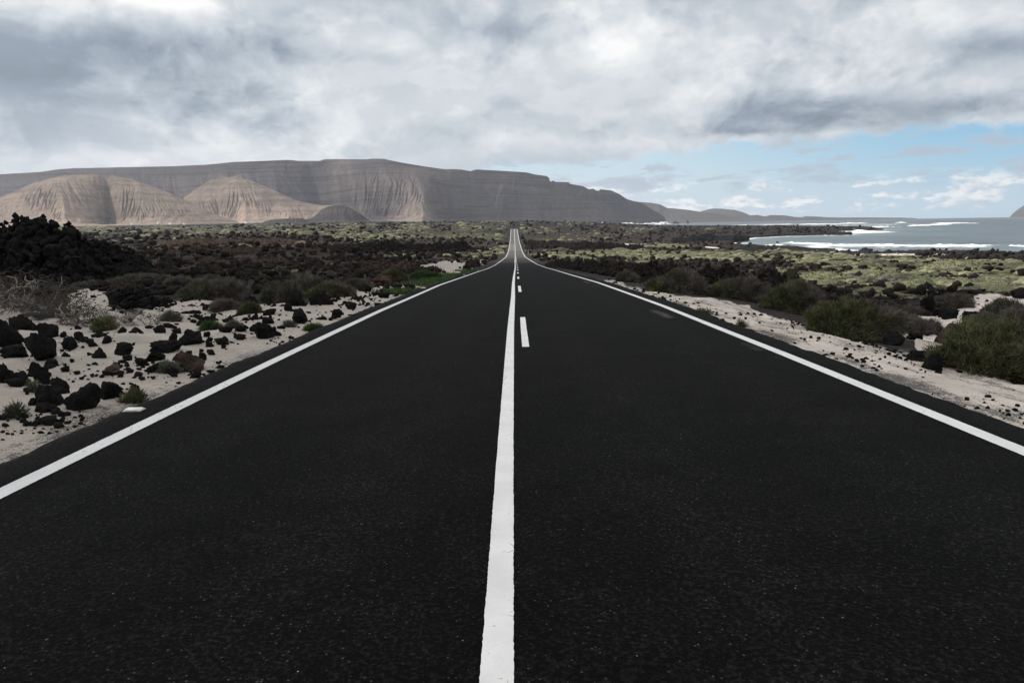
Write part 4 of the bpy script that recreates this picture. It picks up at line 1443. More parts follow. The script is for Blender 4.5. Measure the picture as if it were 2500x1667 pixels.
lava_mass('lava_ridge', 'black lava point where the bay cuts into the land', [(1640, 578, 592), (1700, 572, 590), (1740, 568, 588), (1790, 570, 588), (1830, 575, 584)], 25.0, 260, M_SHORE, 14, size=(0.1, 0.26))


def stuff_scatter(name, label, n, seed, kind):
    """countless far pieces in one mesh: rubble stones or cushion plants"""
    rng = np.random.default_rng(seed)
    lo, hi = (26, 1900) if kind == 'rubble' else (45, 2400)
    d = np.exp(rng.uniform(math.log(lo), math.log(hi), n * 3))
    a = np.radians(rng.uniform(-42, 42, n * 3))
    x, y = d * np.sin(a), d * np.cos(a)
    z, sand, green, brown, grit, sd = ground_full(x, y)
    road_d = np.maximum(road_l(y) - x, x - road_r(y))
    ok = (sd > 2) & ((road_d > 1.5) | (y > 850))
    if kind == 'rubble':
        px, py = project(x, y, z)
        patch = fbm(px / 60, py / 9, o=3, seed=5)
        ok &= rng.random(len(x)) < np.clip(1.0 - sand * 0.97 - sstep(green * (0.75 + 1.3 * patch), 0.05, 0.5) * 0.82, 0.03, 1)
        ok &= (sd > 14) | (rng.random(len(x)) < .25)
    else:
        px, py = project(x, y, z)
        patch = fbm(px / 60, py / 9, o=3, seed=5)
        ok &= rng.random(len(x)) < sstep(green * (0.75 + 1.3 * patch + 0.9 * fbm(x / 14, y / 14, o=3, seed=6)), 0.20, 0.85) * 0.97 + 0.008
        ok &= sand < 0.5
        ok &= ~((road_d < 7) & (d < 80))
    idx = np.nonzero(ok)[0][:n]
    return x[idx], y[idx], z[idx], d[idx], rng


def build_pebbles():
    rng = np.random.default_rng(17)
    n = 26000
    d = np.exp(rng.uniform(math.log(7), math.log(45), n))
    a = np.radians(rng.uniform(-42, 42, n))
    x, y = d * np.sin(a), d * np.cos(a)
    z, sand, green, brown, grit, sd = ground_full(x, y)
    road_d = np.maximum(road_l(y) - x, x - road_r(y))
    clump = fbm(x * .7, y * .7, o=3, seed=61) + 0.5 * fbm(x * 2.5, y * 2.5, o=2, seed=62)
    ok = (sand > .4) & (road_d > -0.06) & (rng.random(n) < np.clip(clump * 2.2 + 0.12 + 0.8 * np.exp(-road_d / .25), 0.03, 1) * np.where(x > 0, 0.45, 1.0))
    x, y, z, d = x[ok], y[ok], z[ok], d[ok]
    n = len(x)
    r = np.interp(d, [7, 20, 45], [.012, .026, .05]) * np.minimum(rng.lognormal(0, .8, n), np.where(x > 0, 2.2, 6.0))
    vs, fs, off = [], [], 0
    which = rng.integers(len(ROCKS_XLO), size=n)
    for k in range(len(ROCKS_XLO)):
        s = which == k
        v, f = ROCKS_XLO[k]
        m = s.sum()
        rr = r[s][:, None]
        q = rng.uniform(.7, 1.6, m)[:, None]
        vs.append(np.stack([v[None, :, 0] * rr * q + x[s][:, None], v[None, :, 1] * rr / q + y[s][:, None], v[None, :, 2] * rr * 1.1 + z[s][:, None]], -1).reshape(-1, 3))
        fs.append((f[None] + (np.arange(m) * len(v))[:, None, None]).reshape(-1, 3) + off)
        off += m * len(v)
    o = link_mesh('pebbles', np.concatenate(vs), np.concatenate(fs), M_BLACK, smooth=False)
    tag(o, 'black pebbles and lava crumbs strewn over the pale sand', 'pebbles', kind='stuff')


build_pebbles()


def build_rubble():
    x, y, z, d, rng = stuff_scatter('lava_rubble', '', 19000, 91, 'rubble')
    n = len(x)
    r = np.interp(d, [26, 60, 200, 600, 1900], [.09, .2, .42, .8, 1.6]) * np.minimum(rng.lognormal(0, 0.7, n), 3.2) * 0.85
    vs, fs, off = [], [], 0
    which = rng.integers(len(ROCKS_XLO), size=n)
    rz = rng.uniform(0, 6.28, n)
    for k in range(len(ROCKS_XLO)):
        s = which == k
        v, f = ROCKS_XLO[k]
        m = s.sum()
        c, sn = np.cos(rz[s])[:, None], np.sin(rz[s])[:, None]
        rr = r[s][:, None]
        vx = (v[None, :, 0] * c - v[None, :, 1] * sn) * rr + x[s][:, None]
        vy = (v[None, :, 0] * sn + v[None, :, 1] * c) * rr + y[s][:, None]
        vz = v[None, :, 2] * rr * rng.uniform(.7, 1.5, m)[:, None] + z[s][:, None]
        vs.append(np.stack([vx, vy, vz], -1).reshape(-1, 3))
        fs.append((f[None] + (np.arange(m) * len(v))[:, None, None]).reshape(-1, 3) + off)
        off += m * len(v)
    o = link_mesh('lava_rubble', np.concatenate(vs), np.concatenate(fs), M_MID, smooth=False)
    tag(o, 'dark lava rubble strewn over the plain on both sides of the road', 'lava rubble', kind='stuff')


build_rubble()


# ------------------------------------------------------------------ plants
def blades(P, N, L, W, rng, spread=0.6):
    """one narrow leaf or twig quad at each point P along direction N"""
    n = len(P)
    N = N + rng.normal(size=(n, 3)) * spread
    N /= np.linalg.norm(N, axis=1)[:, None] + 1e-9
    S = np.cross(N, rng.normal(size=(n, 3)))
    S /= np.linalg.norm(S, axis=1)[:, None] + 1e-9
    L = np.asarray(L)[:, None] if np.ndim(L) else L
    a = P - S * W * .5
    b = P + S * W * .5
    c = P + N * L + S * W * .25
    d = P + N * L - S * W * .25
    V = np.stack([a, b, c, d], 1).reshape(-1, 3)
    F = np.arange(n * 4).reshape(n, 4)
    return V, F


def dome_points(n, rng, w, dp, h, lump, seed, shell=0.75):
    """points in a lumpy mound w wide, dp deep, h high, origin at its foot"""
    th = rng.uniform(0, 2 * np.pi, n)
    cz = rng.uniform(0.0, 1.0, n) ** 0.85
    sz = np.sqrt(1 - cz * cz)
    D = np.stack([np.cos(th) * sz, np.sin(th) * sz, cz], -1)
    rr = 1 + lump * fbm(D[:, 0] * 2.2 + seed, D[:, 1] * 2.2, D[:, 2] * 2.2, o=3, seed=seed)
    rr = rr * (shell + (1 - shell) * rng.random(n) ** 0.4)
    rr = rr * (1 + 0.16 * ridged(D[:, 0] * 5 + seed, D[:, 1] * 5, D[:, 2] * 5, o=2, seed=seed + 21))
    P = D * rr[:, None] * np.array([w / 2, dp / 2, h])
    N = D / np.array([w / 2, dp / 2, h])
    N /= np.linalg.norm(N, axis=1)[:, None]
    return P, N, D


def dome_core(w, dp, h, lump, seed, k=0.86, nu=40, nv=14):
    th = np.linspace(0, 2 * np.pi, nu, endpoint=False)
    el = np.linspace(-0.12, np.pi / 2, nv)
    T, E = np.meshgrid(th, el, indexing='xy')
    D = np.stack([np.cos(T) * np.cos(E), np.sin(T) * np.cos(E), np.sin(E)], -1)
    rr = k * (1 + lump * fbm(D[..., 0] * 2.2 + seed, D[..., 1] * 2.2, D[..., 2] * 2.2, o=3, seed=seed))
    rr *= 1 + 0.10 * fbm(D[..., 0] * 9, D[..., 1] * 9, D[..., 2] * 9, o=2, seed=seed + 4)
    P = D * rr[..., None] * np.array([w / 2, dp / 2, h])
    return P.reshape(-1, 3), grid_faces(nv, nu, True)


def shrub(px0, px1, ytop, ybase, label, seed, green=0.6, leaf='green', n=9000, blade=1.0, name='shrub', lump=0.5, dry_dir=(0.9, -0.2), deep=0.62, group=None):
    """a mound of fine twigs and leaves; its dry part lies towards dry_dir"""
    rng = np.random.default_rng(seed)
    cx = 0.5 * (px0 + px1)
    p = hit(cx, ybase)
    d = math.hypot(p[0], p[1])
    s = d / FPX
    w = (px1 - px0) * s * (0.86 if cx > 1400 else 0.93)
    dp = w * deep
    y = p[1] + dp * 0.46
    x = p[0] * y / p[1]
    zg = gz(x, y)
    top = at_depth(cx, ytop, y)
    h = max(top[2] - zg, 0.15) * 0.84
    root = empty(name, (x, y, zg - 0.03))
    tag(root, label, 'shrub', group)
    P, N, D = dome_points(n, rng, w, dp, h, lump, seed)
    side = D[:, 0] * dry_dir[0] + D[:, 1] * dry_dir[1] + 0.9 * fbm(D[:, 0] * 3 + seed, D[:, 1] * 3, D[:, 2] * 3, o=3, seed=seed + 8)
    green = green * 0.82 if green < 0.95 else green
    q = np.quantile(side, green) if 0 < green < 1 else (9e9 if green >= 1 else -9e9)
    is_g = side + rng.normal(size=n) * 0.30 < q
    if (~is_g).sum() < 60:
        is_g[:] = True
    if is_g.sum() < 60:
        is_g[:] = False
    up = np.array([0, 0, 0.55])
    bl = 0.10 * blade * (0.5 + d / 40)
    bw = 0.011 * blade * (0.5 + d / 26)
    tint = np.clip(0.5 + 0.5 * fbm(P[:, 0] * 3, P[:, 1] * 3, P[:, 2] * 3, o=3, seed=seed + 1) + rng.normal(size=n) * 0.22, 0, 1)
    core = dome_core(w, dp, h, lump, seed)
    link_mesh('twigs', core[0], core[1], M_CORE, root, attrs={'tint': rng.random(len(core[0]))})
    lm = {'green': M_GREEN, 'grey': M_GREYGREEN, 'fresh': M_FRESH}[leaf]
    if is_g.any():
        V, F = blades(P[is_g], N[is_g] + up, bl * rng.uniform(.5, 1.3, is_g.sum()), bw, rng)
        link_mesh('foliage', V, F, lm, root, False, attrs={'tint': np.repeat(tint[is_g], 4)})
    if (~is_g).any():
        k = ~is_g
        V, F = blades(P[k], N[k] + up * .6, bl * 1.25 * rng.uniform(.5, 1.4, k.sum()), bw * .7, rng, 0.8)
        link_mesh('dry_branches', V, F, M_DRY, root, False, attrs={'tint': np.repeat(tint[k], 4)})
    return root


SHRUBS = [
    # px0, px1, top, foot, label, green share, leaf, leaves
    (1505, 1556, 664, 689, 'small grey green shrub at the far end of the right hand row', .85, 'grey', 5000, {}),
    (1560, 1735, 661, 714, 'long hump of a shrub, green on its left and grey brown on its right', .6, 'green', 14000, {}),
    (1628, 1685, 696, 713, 'low green shrub skirting the long hump beside the verge', 1, 'green', 4000, {}),
    (1727, 1885, 674, 732, 'dark brown wedge shaped shrub with a green left end', .38, 'green', 14000, {}),
    (1850, 2020, 692, 766, 'green shrub with a grey dry right shoulder, fourth along the verge', .7, 'green', 16000, {}),
    (1960, 2200, 722, 824, 'largest rounded dark green bush halfway along the right verge', .82, 'green', 24000, {}),
    (2290, 2590, 795, 915, 'large spreading green bush at the right edge of the picture', .85, 'green', 30000, {}),
    (2330, 2420, 800, 826, 'low green arm of shrub reaching left from the right edge bush', 1, 'green', 5000, {}),
    (2183, 2300, 778, 812, 'low grey dry shrub spreading between the rounded bush and the sand patch', .12, 'grey', 9000, {}),
    (2170, 2248, 746, 772, 'dull grey green shrub left of the lava pillar', .4, 'grey', 6000, {}),
    (2284, 2366, 720, 752, 'grey dry shrub at the back of the sand patch', .1, 'grey', 7000, {}),
    (2368, 2428, 768, 798, 'small grey twiggy shrub in the middle of the sand patch', .0, 'grey', 5000, {}),
    (2405, 2500, 730, 778, 'green and grey shrub above the sand patch near the right edge', .55, 'grey', 8000, {}),
    (2440, 2540, 758, 800, 'grey shrub on the slope above the right edge bush', .25, 'grey', 7000, {}),
    (451, 606, 679, 734, 'wide grey green shrub mound behind the sand on the left', .6, 'grey', 14000, {}),
    (645, 735, 690, 738, 'grey green shrub left end of the band behind the boulders', .6, 'grey', 10000, {}),
    (700, 806, 675, 724, 'pale green shrub crowning the band behind the boulders', .75, 'grey', 10000, {}),
    (758, 858, 690, 726, 'green shrub right end of the band behind the boulders', .85, 'green', 10000, {}),
    (840, 905, 682, 708, 'grey shrub left of the red brown lava lump', .3, 'grey', 6000, {}),
    (265, 412, 671, 700, 'dull green cap of shrub growing over the black lava mound', .8, 'grey', 9000, {}),
    (517, 590, 736, 757, 'low grey shrub creeping over sand left of the black dome rock', .1, 'grey', 5000, {}),
    (590, 632, 738, 766, 'single green tuft in front of the black dome rock', 1, 'green', 3500, {}),
    (928, 1000, 660, 686, 'dark green shrub beside the red brown lump left of the road', 1, 'green', 6000, {}),
    (1005, 1080, 663, 682, 'bright green shrub by the beige clearing left of the road', 1, 'fresh', 6000, {}),
    (190, 250, 688, 706, 'small dark green shrub on the pale sand hump under the outcrop', .9, 'grey', 4000, {}),
    (405, 470, 678, 700, 'small dark shrub between the lava mound and the wide grey green one', .5, 'grey', 4000, {}),
]
for i, (a, b, t, f, lab, gs, lf, n, kw) in enumerate(SHRUBS):
    shrub(a, b, t, f, lab, 500 + i * 3, gs, lf, n, **kw)

TUFTS = [
    (230, 278, 772, 797, 'little green plant on the sand below the dead branches', 'green', 1600),
    (490, 540, 786, 805, 'yellow green tuft on the sand behind the smooth loaf rock', 'fresh', 1500),
    (552, 592, 794, 808, 'grey green tuft right of the yellow green one', 'grey', 1200),
    (395, 440, 760, 787, 'dry yellow grey tuft at the end of the dead branches', 'grey', 1400),
    (20, 62, 1008, 1030, 'tiny dark weed on bare sand in the bottom left', 'grey', 500),
    (78, 98, 955, 974, 'tiny weed on the clean sand drift', 'grey', 350),
    (388, 440, 892, 912, 'grey weed between the upright rock and the faceted boulder', 'grey', 1100),
    (745, 790, 788, 806, 'fresh green patch of weed at the asphalt edge by the triangular rock', 'fresh', 1500),
    (300, 350, 968, 980, 'flat green weed at the road edge right of the squarish rock', 'green', 900),
    (690, 720, 786, 800, 'thin brown weed between the pyramid and the triangular rock', 'grey', 500),
    (1690, 1740, 755, 766, 'sparse green weed on the crumbly right verge', 'green', 500),
    (1795, 1825, 788, 796, 'tiny green sprout on the right verge, nearer of the two', 'green', 250),
]
for i, (a, b, t, f, lab, lf, n) in enumerate(TUFTS):
    shrub(a, b, t, f, lab, 900 + i * 3, 1.0, lf, n, name='weed', blade=0.8, lump=0.5)

# roadside strip of fresh green
def build_strip():
    rng = np.random.default_rng(77)
    n = 9000
    y = np.exp(rng.uniform(math.log(24), math.log(75), n))
    k = rng.random(n) ** 1.5
    x = road_l(y) - 0.05 - k * (1.1 + y * .012)
    z = gz_arr(x, y)
    ok = vnoise(y * .25, y * 0, seed=3) > -0.15
    P = np.stack([x, y, z], -1)[ok]
    m = len(P)
    V, F = blades(P, np.tile([0, 0, 1.0], (m, 1)), 0.16 * rng.uniform(.5, 1.3, m), 0.05, rng, .7)
    o = link_mesh('ground_cover', V, F, M_FRESH, None, False, attrs={'tint': np.repeat(rng.random(m), 4)})
    tag(o, 'fresh green creeping growth along the left edge of the asphalt', 'ground cover', kind='stuff')


def gz_arr(x, y):
    return ground_full(np.asarray(x, float), np.asarray(y, float))[0]


build_strip()


# cushion plants: six kinds as things, copied over the near fields; the rest as one mass
def cushion_parts(seed, n=520, flat=0.42):
    rng = np.random.default_rng(seed)
    cv, cf = dome_core(2.0, 2.0, flat * 2, 0.30, seed, 0.97, 44, 14)
    P, N, D = dome_points(n, rng, 2.0, 2.0, flat * 2, 0.25, seed, 0.93)
    bv, bf = blades(P, N + np.array([0, 0, .4]), 0.045 * rng.uniform(.6, 1.4, n), 0.05, rng, .5)
    v, f = merge([(cv, cf), (bv, bf)])
    t = np.concatenate([0.35 + 0.3 * rng.random(len(cv)), np.repeat(np.clip(rng.normal(.6, .25, n), 0, 1), 4)])
    return v, f, t


def build_cushions():
    kinds = []
    for i in range(7):
        v, f, t = cushion_parts(700 + i, 520, (0.22, 0.18, 0.27, 0.25, 0.17, 0.20, 0.27)[i])
        m = (M_CUSH, M_CUSH, M_CUSH, M_CUSH2, M_CUSH2, M_CUSH, M_CUSH3)[i]
        o = link_mesh('cushion_plant', v, f, m, attrs={'tint': t})
        kinds.append(o.data)
        bpy.data.objects.remove(o)
    # one that stands out
    hand = [(2178, 690, 40, 'bright green cushion plant, the freshest in the right hand field'), (2238, 698, 60, 'wide dull green cushion plant right of the brightest one'),
            (1813, 672, 24, 'bright green cushion plant alone on the dark lava ridge'), (2130, 720, 62, 'wide flat green cushion plant behind the rounded bush'),
            (2345, 706, 26, 'small fresh green cushion plant left of the grey mound in the field'), (2420, 706, 54, 'grey green mound of a cushion plant near the right edge')]
    for j, (px, py, w, lab) in enumerate(hand):
        p = hit(px, py)
        o = bpy.data.objects.new('cushion_plant', kinds[6 if 'bright' in lab or 'fresh' in lab else 1])
        COL.objects.link(o)
        s = w * math.hypot(p[0], p[1]) / FPX / 2
        o.scale = (s, s, s * .9)
        o.location = (p[0], p[1], gz(p[0], p[1]))
        tag(o, lab, 'cushion plant')
    x, y, z, d, rng = stuff_scatter('cushion', '', 9500, 131, 'cushion')
    n = len(x)
    r = np.interp(d, [45, 150, 500, 2400], [.5, .8, 1.2, 2.6]) * rng.lognormal(0, 0.45, n)
    px, py = project(x, y, z)
    vis = (px > 0) & (px < PW) & (py > 560) & (py < 900)
    size = np.where(vis, r / d, 0)
    near = np.argsort(-size)[:280]
    isn = np.zeros(n, bool)
    isn[near] = True
    for i in near:
        k = int(rng.choice([0, 1, 2, 3, 4, 5]))
        o = bpy.data.objects.new('cushion_plant', kinds[k])
        COL.objects.link(o)
        s = r[i]
        o.scale = (s * rng.uniform(.85, 1.3), s * rng.uniform(.85, 1.2), s * rng.uniform(.8, 1.05))
        o.rotation_euler = (0, 0, rng.uniform(0, 6.28))
        o.location = (x[i], y[i], z[i] - 0.05)
        side = 'right' if x[i] > road_c(y[i]) else 'left'
        if k in (3, 4):
            tag(o, 'greyish low cushion plant among lava in the field %s of the road' % side, 'cushion plant', 'grey cushion plants %s of the road' % side)
        else:
            tag(o, 'dull green low cushion plant among lava in the field %s of the road' % side, 'cushion plant', 'green cushion plants %s of the road' % side)
    # the rest
    rest = np.nonzero(~isn)[0]
    vs, fs, ts, off = [], [], [], 0
    for k in range(6):
        rng2 = np.random.default_rng(800 + k)
        cv, cf = dome_core(2, 2, 0.46, 0.45, 820 + k, 1.0, 11, 5)
        s = rest[k::6]
        m = len(s)
        c, sn = np.cos(x[s] * 7)[:, None], np.sin(x[s] * 7)[:, None]
        rr = r[s][:, None]
        vx = (cv[None, :, 0] * c - cv[None, :, 1] * sn) * rr * 1.1 + x[s][:, None]
        vy = (cv[None, :, 0] * sn + cv[None, :, 1] * c) * rr + y[s][:, None]
        vz = cv[None, :, 2] * rr + z[s][:, None]
        vs.append(np.stack([vx, vy, vz], -1).reshape(-1, 3))
        fs.append((cf[None] + (np.arange(m) * len(cv))[:, None, None]).reshape(-1, 4) + off)
        ts.append(np.clip(rng2.normal(.55, .22, m)[:, None] + rng2.normal(0, .12, (m, len(cv))), 0, 1).ravel())
        off += m * len(cv)
    o = link_mesh('cushion_plants', np.concatenate(vs), np.concatenate(fs), M_CUSH, attrs={'tint': np.concatenate(ts)})
    tag(o, 'countless pale green cushion plants covering the far plain', 'cushion plants', kind='stuff')


build_cushions()


# ------------------------------------------------------------------ dead shrub of tangled grey branches
def tube(path, r0, r1, k=5):
    p = np.array(path)
    n = len(p)
    t = np.gradient(p, axis=0)
    t /= np.linalg.norm(t, axis=1)[:, None] + 1e-9
    a = np.cross(t, [0.3, 0.2, 0.93])
    a /= np.linalg.norm(a, axis=1)[:, None] + 1e-9
    b = np.cross(t, a)
    th = np.linspace(0, 2 * np.pi, k, endpoint=False)
    r = np.linspace(r0, r1, n)[:, None, None]
    V = p[:, None, :] + r * (np.cos(th)[None, :, None] * a[:, None, :] + np.sin(th)[None, :, None] * b[:, None, :])
    return V.reshape(-1, 3), grid_faces(n, k, True)


def dead_shrub(px0, px1, ytop, ybase, label, seed, nb, ntw):
    rng = np.random.default_rng(seed)
    cx = 0.5 * (px0 + px1)
    p = hit(cx, ybase)
    d = math.hypot(p[0], p[1])
    s = d / FPX
    w, h = (px1 - px0) * s, (ybase - ytop) * s * 0.9
    y = p[1] + w * 0.22
    x = p[0] * y / p[1]
    root = empty('dead_shrub', (x, y, gz(x, y) - 0.02))
    tag(root, label, 'shrub')
    big, fine = [], []

    def grow(p0, dr, L, r, lev, out):
        n = 9
        q = np.array(p0, float)
        path = [q.copy()]
        dr = np.array(dr, float)
        for _ in range(n):
            dr = dr + rng.normal(size=3) * 0.32 + np.array([0, 0, -0.10 if q[2] > h * .5 else 0.06])
            dr /= np.linalg.norm(dr)
            q = q + dr * L / n
            q[2] = max(q[2], 0.02)
            path.append(q.copy())
        out.append(tube(path, r, r * 0.35))
        return path
    for _ in range(nb):
        o = np.array([rng.normal() * w * .16, rng.normal() * w * .10, 0.0])
        a = rng.uniform(0, 6.28)
        dr = np.array([math.cos(a) * 1.2, math.sin(a) * .8, rng.uniform(.25, 1.1)])
        pa = grow(o, dr, rng.uniform(.5, 1.0) * max(h * 1.4, w * .4), s * rng.uniform(1.2, 2.6), 0, big)
        for _ in range(5):
            j = rng.integers(2, 9)
            dr2 = rng.normal(size=3) + np.array([0, 0, .5])
            pb = grow(pa[j], dr2, rng.uniform(.25, .6) * max(h, w * .25), s * rng.uniform(.8, 1.6), 1, big)
    for _ in range(ntw):
        a = rng.uniform(0, 6.28)
        rr = math.sqrt(rng.random())
        o = np.array([math.cos(a) * rr * w * .48, math.sin(a) * rr * w * .3, 0])
        hh = h * (1 - rr ** 2 * .75)
        o[2] = rng.uniform(0, hh)
        dr = np.array([math.cos(a), math.sin(a), 0]) * .6 + rng.normal(size=3) * .7 + np.array([0, 0, .2])
        grow(o, dr, rng.uniform(.15, .4) * max(h, .3), s * rng.uniform(.45, .9), 2, fine)
    v, f = merge(big)
    link_mesh('branches', v, f, M_BRANCH, root)
    v, f = merge(fine)
    link_mesh('twigs', v, f, M_DRY, root, attrs={'tint': np.random.default_rng(1).random(len(v)) * .35})
    return root


dead_shrub(-120, 190, 676, 778, 'tangled grey dead shrub with bare branches at the left edge', 41, 22, 900)
dead_shrub(150, 270, 724, 786, 'lower tangle of bare grey branches right of the big dead shrub', 43, 9, 330)
dead_shrub(255, 400, 755, 792, 'thin bare branches lying on the sand below the lava mound', 47, 9, 160)


# ------------------------------------------------------------------ road studs and marker posts
def road_stud(px, py, label):
    p = hit(px, py)
    x, y = p[0], p[1]
    x = max(x, float(road_l(np.array(y))) + 0.1)
    root = empty('road_stud', (x, y, float(road_z(np.array(y))) + 0.004))
    tag(root, label, 'road stud', None)
    # chamfered body
    v = np.array([(-.09, -.055, 0), (.09, -.055, 0), (.09, .055, 0), (-.09, .055, 0), (-.065, -.03, .022), (.065, -.03, .022), (.065, .03, .022), (-.065, .03, .022)])
    f = np.array([(3, 2, 1, 0), (4, 5, 6, 7), (0, 1, 5, 4), (1, 2, 6, 5), (2, 3, 7, 6), (3, 0, 4, 7)])
    link_mesh('body', v, f, M_WHITE, root, False)
    bv, bf = box_mesh(-.05, .05, -.006, .004, -.006, .006)
    a = math.atan2(.022, .025)
    c, s = math.cos(a), math.sin(a)
    bv = np.stack([bv[:, 0], bv[:, 1] * c - bv[:, 2] * s - .045, bv[:, 1] * s + bv[:, 2] * c + .010], -1)
    link_mesh('reflector', bv, bf, M_REFL, root, False)


M_REFL = mat_plain('reflector_glass', (0.6, 0.6, 0.58), 0.2, 0.6)
road_stud(285, 1015, 'white road stud on the left shoulder nearest the camera')
road_stud(1022, 707, 'white road stud on the left shoulder beside the green strip')
road_stud(1123, 673, 'tiny white road stud on the left shoulder past the beige clearing')
road_stud(1166, 662, 'farthest visible white road stud on the left shoulder')


def marker_post(px, py, side, label):
    y = 300.0
    x = float(road_r(np.array(y))) + 1.6 if side > 0 else float(road_l(np.array(y))) - 1.4
    root = empty('marker_post', (x, y, gz(x, y) - 0.05))
    tag(root, label, 'marker post')
    v, f = tube([(0, 0, 0), (0, 0, .9), (0, 0, 1.75), (0, 0, 1.8)], .10, .085, 8)
    link_mesh('post', v, f, M_WHITE, root)
    v, f = box_mesh(-.11, .11, -.12, -.09, 1.35, 1.65)
    link_mesh('reflector', v, f, M_REFL, root, False)


marker_post(1224, 617, -1, 'thin pale marker post left of the road in the dip')
marker_post(1292, 616, 1, 'thin pale marker post right of the road in the dip')


# ------------------------------------------------------------------ houses far off at the foot of the hills
def house(px, w, h, label, roof='flat'):
    p = at_depth(float(px), 552.0, 2650.0)
    z = float(gz_arr(np.array([p[0]]), np.array([p[1]]))[0]) + 1.0
    root = empty('house', (p[0], p[1], z))
    tag(root, label, 'house', None)
    parts = [box_mesh(-w / 2, w / 2, -5, 5, -3, h), box_mesh(-w / 2, -w / 2 + w * .45, -3.9, 4.9, h, h + 2.2)]
    v, f = merge(parts)
    link_mesh('wall', v, f, M_HOUSE, root, False)
    rp = []
    for sx, sy, ex, ey, zz in ((-w / 2, -5.2, w / 2 + .2, -4.8, h), (-w / 2, 4.95, w / 2 + .2, 5.2, h)):
        rp.append(box_mesh(sx, ex, sy, ey, zz - .1, zz + .7))
    v, f = merge(rp)
    link_mesh('parapet', v, f, M_HOUSE, root, False)
    for wx in (-.3, .05, .33):
        v, f = box_mesh(w * wx - .7, w * wx + .7, -5.06, -4.9, 1.1, 2.6)
        link_mesh('window', v, f, M_DARKGLASS, root, False)


M_HOUSE = mat_plain('limewash', (0.8, 0.8, 0.78), 0.9)
M_DARKGLASS = mat_plain('dark_glass', (0.03, 0.035, 0.04), 0.3, 0.5)
house(324, 9, 6, 'tiny white house at the foot of the round hill, leftmost one')
house(388, 8, 10, 'tiny white two storey house below the gullies of the round hill')
house(420, 17, 5, 'long white building right of the two storey house')
house(452, 11, 5, 'small white house right of the long building')
house(605, 20, 5, 'long low white building between the two pale hills')


# ------------------------------------------------------------------ breakers and sea rocks
def breaker(name, label, pts, wid, hgt, seed, cat=None, lumps=1.0):
    """a rolling bank of foam along pts (photo pixels on the water)"""
    P = np.array([on_sea(*p) for p in pts])
    t = np.linspace(0, 1, 260)
    k = np.linspace(0, 1, len(P))
    C = np.stack([np.interp(t, k, P[:, i]) for i in range(3)], -1)
    d = np.hypot(C[:, 0], C[:, 1])
    T = np.gradient(C[:, :2], axis=0)
    T /= np.linalg.norm(T, axis=1)[:, None] + 1e-9
    Nn = np.stack([-T[:, 1], T[:, 0]], -1)
    nc = 15
    s = np.linspace(-1, 1, nc)
    ends = np.minimum(1, np.minimum(t, 1 - t) * 9)
    gate = sstep(fbm(t * 9, t * 0, o=3, seed=seed + 5), -0.38, 0.22)
    wv = wid * ends * (0.15 + 0.85 * gate) * (1 + 0.6 * fbm(t * 23, t * 0, o=3, seed=seed))
    hv = hgt * ends * gate * (0.55 + 0.9 * np.abs(fbm(t * 31, t * 0, o=3, seed=seed + 1)))
    X = C[:, None, 0] + Nn[:, None, 0] * s[None, :] * wv[:, None]
    Y = C[:, None, 1] + Nn[:, None, 1] * s[None, :] * wv[:, None]
    ss = t[:, None] * 60
    Z = SEA - 0.25 + (1 - s[None, :] ** 2) * hv[:, None] * (1 + lumps * 0.9 * fbm(ss + 0 * s[None, :], s[None, :] * 2 + ss * .2, o=4, seed=seed + 2)) + 0.3 * (1 - np.abs(s[None, :]))
    o = link_mesh(name, np.stack([X, Y, Z], -1).reshape(-1, 3), grid_faces(260, nc), M_FOAM)
    tag(o, label, cat or 'breaking wave')
    return o


breaker('breaking_wave', 'widest band of white surf rolling into the near bay', [(1885, 596), (1930, 593.5), (2000, 595.5), (2080, 598.5), (2180, 600), (2300, 599.5), (2400, 600), (2470, 601), (2560, 603)], 2.6, 0.9, 1)
breaker('breaking_wave', 'thin wash of white water at the inner end of the bay', [(1790, 602), (1830, 600.5), (1880, 598.8), (1920, 598)], 6, .5, 2)
breaker('breaking_wave', 'white wash against the black spit at the near shore', [(1918, 611.5), (1960, 611), (2010, 613.5), (2060, 615.5), (2090, 616)], 4.5, .5, 3)
breaker('breaking_wave', 'white surf around the tip of the lava tongue', [(2020, 565), (2060, 563), (2085, 562.2), (2110, 565), (2130, 567)], 16, 1.6, 4)
breaker('breaking_wave', 'long white breaker on the outer reef, farthest right', [(2283, 546.2), (2320, 545.2), (2350, 545.4), (2387, 545.4)], 32, 2.6, 5)
breaker('breaking_wave', 'stretch of white breaker joining the outer reef to the tongue', [(2172, 554.6), (2230, 552), (2280, 549.5), (2320, 547.2)], 20, 2.0, 6)
breaker('breaking_wave', 'white breaker just off the end of the lava tongue', [(2110, 556.5), (2150, 554.5), (2180, 554.2)], 22, 2.0, 7)
breaker('breaking_wave', 'line of surf behind the lava tongue', [(1790, 550), (1850, 549), (1930, 548), (2000, 547.6), (2060, 547.4)], 30, 2.2, 8)
breaker('breaking_wave', 'short white crest out beyond the tongue', [(2192, 544.2), (2215, 543.8)], 30, 2.6, 9)
breaker('breaking_wave', 'pair of low white crests behind the tongue tip', [(2050, 546), (2080, 545.4), (2120, 545.4)], 26, 2.2, 10)
breaker('breaking_wave', 'white edge of wash along the south shore of the tongue', [(1795, 588), (1850, 580.4), (1905, 578), (1985, 575.5), (2060, 575)], 3.5, .4, 11)
breaker('breaking_wave', 'streak of foam at the shore by the right edge', [(2440, 618.6), (2480, 619.4), (2540, 622)], 4, .4, 12)


